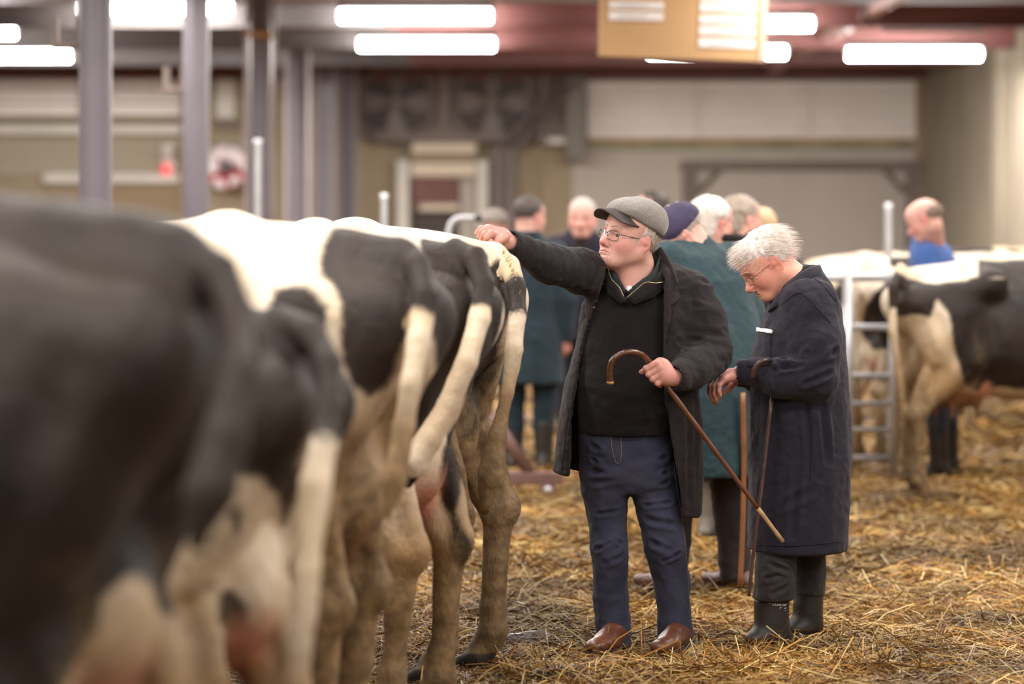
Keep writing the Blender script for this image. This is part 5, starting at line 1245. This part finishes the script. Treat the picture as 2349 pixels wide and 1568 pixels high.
man('man with thick white hair and black collar looking away, behind the teal coat', 1668, 12.2, 1.80, 30, (52, -6), 'long', '#e6dcd6', '#2d2728', .34, '#3a3532', '#6f675e', fwd, 1.05, .02, .7, res=.010, hx=pw(1633, 512, 12.2), seed=5, collar='#221d1f', hairstr=1500)
man('grey haired man in brown coat beyond the white haired man', 1712, 13.6, 1.84, 20, (60, -4), 'long', '#9b8d80', '#3f332f', .6, '#3a3430', '#3a332e', fwd, 1.05, 0, .4, res=.012, hx=pw(1702, 505, 13.6), seed=7)
man('fair haired person whose hair shows above the old man', 1750, 15.2, 1.74, 10, (20, 0), 'long', '#cdae86', '#4a4442', .6, '#3a3430', '#3a332e', dn, .95, 0, .4, res=.014, hx=pw(1750, 525, 15.2), seed=8)
man('dark haired man almost hidden behind the grey cap', 1492, 14.4, 1.82, 195, (235, 0), 'short', '#463b36', '#39333a', .8, '#35313a', '#2d2725', dn, 1, 0, .5, res=.014, hx=pw(1492, 492, 14.4), seed=9)
man('short haired grey man in navy jacket facing the camera', 1334, 16.4, 1.84, 185, (190, -6), 'short', '#b9b0a9', '#252230', .80, '#34343f', '#2f2927', dn, 1.0, 0, .6, res=.010, hx=pw(1336, 502, 16.3), seed=10, shirt='#262123')
man('dark haired man in long dark teal coat with his back turned', 1212, 15.6, 1.80, 12, (42, -4), 'short', '#4f4540', '#27353e', .56, '#1f2e36', '#2b2624', [((.25, .0, 1.10), (.24, .03, .85)), ((-.25, 0, 1.10), (-.2, .16, .9))], 1.0, 0, .6, res=.010, seed=11, collar='#283a3e', boots=.30)
man('man in grey knitted hat half hidden beside the dark teal coat', 1138, 16.8, 1.72, 350, (10, -10), None, '#8a8078', '#4b4644', .7, '#3a3430', '#2d2725', dn, 1.0, 0, .4, '#8f857e', res=.014, seed=12, peak=False)
man('balding man in bright blue jacket bending over the far cows', 2166, 15.2, 1.80, 292, (288, -26), 'bald', '#7e6a5c', '#3d5a93', .9, '#33343f', '#2d2725', fwd, 1.0, .12, .9, res=.010, hx=pw(2122, 505, 15.1), seed=14)
# teal man's stick
q = spl([pw(1704, 900, 10.3), pw(1706, 1050, 10.3), pw(1704, 1200, 10.28), pw(1698, 1345, 10.25)], 6)
o = MB().tube(q, .011, 8).build('walking_stick', mat('light_brown_stick', '#8a5a34', .4, .2, 9), None, True, loc=tuple(q[-1])); tag(o, 'plain brown stick standing between the teal coat and the navy dust coat', 'stick')
# grey tool with black end behind the last cow
a_, b_ = pw(1040, 506, 16.0), pw(1090, 499, 16.0)
t = empty('tool_handle', tuple(a_), 'pale grey handle with black end above the last cow back', 'handle')
MB().tube(spl([a_+np.array([-.05, .0, -.16]), a_, b_], 6), .020, 10).build('grip', mat('pale_plastic', '#b9b9bd', .4, .05), t, True)
MB().tube([b_, pw(1106, 502, 16.0)], .024, 10).build('end_cap', M_fr, t, True)
MB().tube([a_+np.array([-.05, 0, -.16]), (a_[0]-.05, 16.0, 0)], .02, 8).build('pole', M_galv, t, True)
# ------------------------------------------------------------------ pen rails, drawbar
Yp = 14.9
pg = empty('pen_gate', (xs(1945, Yp), Yp, 0), 'galvanised pen gate with horizontal rails behind the old man', 'gate')
for py, r in ((636, .028), (750, .022), (862, .022), (925, .016), (985, .016), (1050, .020)):
    MB().tube([pw(1700, py, Yp), pw(2052, py, Yp)], r, 10).build('rail', M_galv, pg, True)
for px_ in (1945, 2050, 1702):
    p = pw(px_, 622, Yp); MB().tube([(p[0], Yp, 0), p], .030, 10).build('post', M_galv, pg, True)
Yd = 14.2; M_rust = mat('rusty_brown', '#6e5049', .6, .25, 8)
db = empty('drawbar', (xs(1255, Yd), Yd, 0), 'rusty brown cart drawbar with jack foot standing in the straw', 'drawbar')
p = pw(1095, 1096, Yd); q = pw(1290, 1096, Yd)
MB().box(p[0], q[0], Yd-.04, Yd+.04, p[2]-.035, p[2]+.035, .006).build('beam', M_rust, db)
MB().tube([pw(1125, 950, Yd+.02), pw(1216, 1085, Yd)], .035, 8).build('diagonal_bar', M_rust, db, True)
c = pw(1257, 1108, Yd)
MB().box(c[0]-.045, c[0]+.045, Yd-.045, Yd+.045, .02, c[2], .008).build('jack_leg', M_rust, db)
MB().lathe([(.001, -.06), (.03, -.06), (.03, .06), (.001, .06)], (c[0], Yd, c[2]-.04), 'y', 14).build('pin', M_galv, db, True)
MB().box(c[0]-.08, c[0]+.08, Yd-.08, Yd+.08, 0, .025, .006).build('foot_plate', M_rust, db)
# ================================================================== straw bedding
def ground(x, y):
    P = np.stack([x, y, np.zeros_like(x)], 1)
    return -.004+.018*fbm(P, 1.3, 2, 31)+.012*vnoise(P, 5, 33)+.02*np.exp(-((x-.9)**2/.5+(y-8.55)**2/.02))
def straw_mat():
    m = bpy.data.materials.new('straw'); m.use_nodes = True; nt, N, L = nodes_of(m); b = N['Principled BSDF']
    a = N.new('ShaderNodeAttribute'); a.attribute_name = 'col'; L.new(a.outputs['Color'], b.inputs['Base Color']); b.inputs['Roughness'].default_value = .5; b.inputs['Specular IOR Level'].default_value = .4
    return m
M_straw = straw_mat()
M_bed = mat('straw_bed', '#4a3010', .95, .5, 5, .9, 30, col2='#74501c', bump2=.8, b2scale=18)
nx, ny = 150, 260
gx = np.linspace(-8, 5.7, nx); gy = 6.0+(np.linspace(0, 1, ny)**1.7)*26; GX, GY = np.meshgrid(gx, gy, indexing='ij')
gz = ground(GX.ravel(), GY.ravel()); V = np.stack([GX.ravel(), GY.ravel(), gz], 1); I = np.arange(nx*ny).reshape(nx, ny)
Q = np.stack([I[:-1, :-1], I[1:, :-1], I[1:, 1:], I[:-1, 1:]], -1).reshape(-1, 4)
o = mk('straw_bed', V, Q, M_bed); tag(o, 'trampled golden straw bed covering the hall floor', 'straw', kind='stuff')
PAL = np.array([lin(h)[:3] for h in ('#cc9640', '#bb873a', '#dfb666', '#ab7630', '#8c5f22', '#ecd08c', '#6e4718', '#c69c4a')])
def blades(n, y0, y1, smin_, smax_, wmin, wmax, seed, lift=.02, up=.25, box=None, pal=None):
    rg = np.random.RandomState(seed); y = y0+(y1-y0)*rg.rand(n); hw = .225*y+.35; x = rg.uniform(-1, 1, n)*hw
    if box: x = rg.uniform(box[0], box[1], n)
    keep = (x < 5.6) & (x > -.9-.02*y); x, y = x[keep], y[keep]; n = len(x)
    a = rg.rand(n)*2*math.pi; L = smin_+(smax_-smin_)*rg.rand(n)**1.6; w_ = rg.uniform(wmin, wmax, n); tilt = rg.randn(n)*up*.6
    z = ground(x, y)+rg.rand(n)*lift+np.abs(np.sin(tilt))*L*.35; d = np.stack([np.cos(a)*np.cos(tilt), np.sin(a)*np.cos(tilt), np.sin(tilt)], 1)
    s = np.stack([-np.sin(a), np.cos(a), np.zeros(n)], 1); rl = rg.randn(n)*.7; u = np.cross(d, s); s = s*np.cos(rl)[:, None]+u*np.sin(rl)[:, None]
    c = np.stack([x, y, z], 1); bow = rg.randn(n)*.10*L; V = []
    for t in (-.5, 0, .5):
        p = c+d*(L*t)[:, None]+np.stack([np.zeros(n), np.zeros(n), bow*(1-4*t*t)*.5], 1)+s*(rg.randn(n)*.0)[:, None]
        V += [p-s*w_[:, None]*.5, p+s*w_[:, None]*.5]
    V = np.stack(V, 1).reshape(-1, 3); b = np.arange(n)*6
    Q = np.concatenate([np.stack([b, b+1, b+3, b+2], 1), np.stack([b+2, b+3, b+5, b+4], 1)])
    pp = PAL if pal is None else pal
    c = pp[rg.choice(len(pp), n)]*rg.uniform(.38, .95, n)[:, None]
    # wetter, darker straw by the cows' feet
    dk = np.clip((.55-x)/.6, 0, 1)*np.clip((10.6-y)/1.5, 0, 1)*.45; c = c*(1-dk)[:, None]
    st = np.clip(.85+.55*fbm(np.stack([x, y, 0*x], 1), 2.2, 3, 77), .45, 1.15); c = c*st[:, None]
    return V, Q, np.repeat(c, 6, 0)
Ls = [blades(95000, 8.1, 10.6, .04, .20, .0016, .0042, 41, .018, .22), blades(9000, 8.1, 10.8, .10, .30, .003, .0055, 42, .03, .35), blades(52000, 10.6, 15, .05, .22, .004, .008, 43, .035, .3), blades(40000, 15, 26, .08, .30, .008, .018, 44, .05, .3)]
for (px_, Y, n) in ((1395, 8.92, 90), (1540, 8.86, 90), (1790, 9.10, 110), (1860, 9.2, 110), (1650, 8.6, 260), (1950, 8.6, 260), (1240, 8.55, 260)):
    r = 90*Y/F; X = xs(px_, Y); Ls.append(blades(n, Y-.10, Y+.02, .07, .20, .003, .005, 50+px_, .012, .75, (X-r, X+r)))
V, Q, C_ = [], [], []; n = 0
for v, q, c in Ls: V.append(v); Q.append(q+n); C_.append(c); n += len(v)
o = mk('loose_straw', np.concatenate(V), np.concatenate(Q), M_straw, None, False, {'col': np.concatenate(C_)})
tag(o, 'loose straw stalks scattered over the hall floor', 'straw', kind='stuff')
o = mk('straw_wisps', wisp[0], wisp[1], mat('wisp_straw', '#b59a4c', .7, .2, 30)); tag(o, 'yellow straw wisps clinging to the ridge of the last cow', 'straw', kind='stuff')
# dark dung patches between the cows and the man
M_dung = mat('wet_dung', '#2c2119', .35, .3, 20, .6, 40)
for i, (x, y, r, lab) in enumerate(((1185, 1478, .13, 'flat dark dung patch beside the last cow hoof'), (1270, 1556, .10, 'dark dung patch at the bottom edge by the man in the cap'))):
    Y = CAMZ*F/(y-HY); X = xs(x, Y)
    P = [EL((X, Y, .012), (r, r*.8, .03), k=.02), EL((X+r*.6, Y+.05, .012), (r*.6, r*.5, .028), k=.02), EL((X-r*.5, Y-.06, .012), (r*.55, r*.6, .03), k=.02)]
    v, q = sdf(P, .008); N2 = vnormals(v, q); o = mk('dung_patch', v+N2*(fbm(v, 25, 2, i)*.006)[:, None], q, M_dung, None, True, None, (X, Y, 0)); tag(o, lab, 'dung', 'dung patches in the straw')
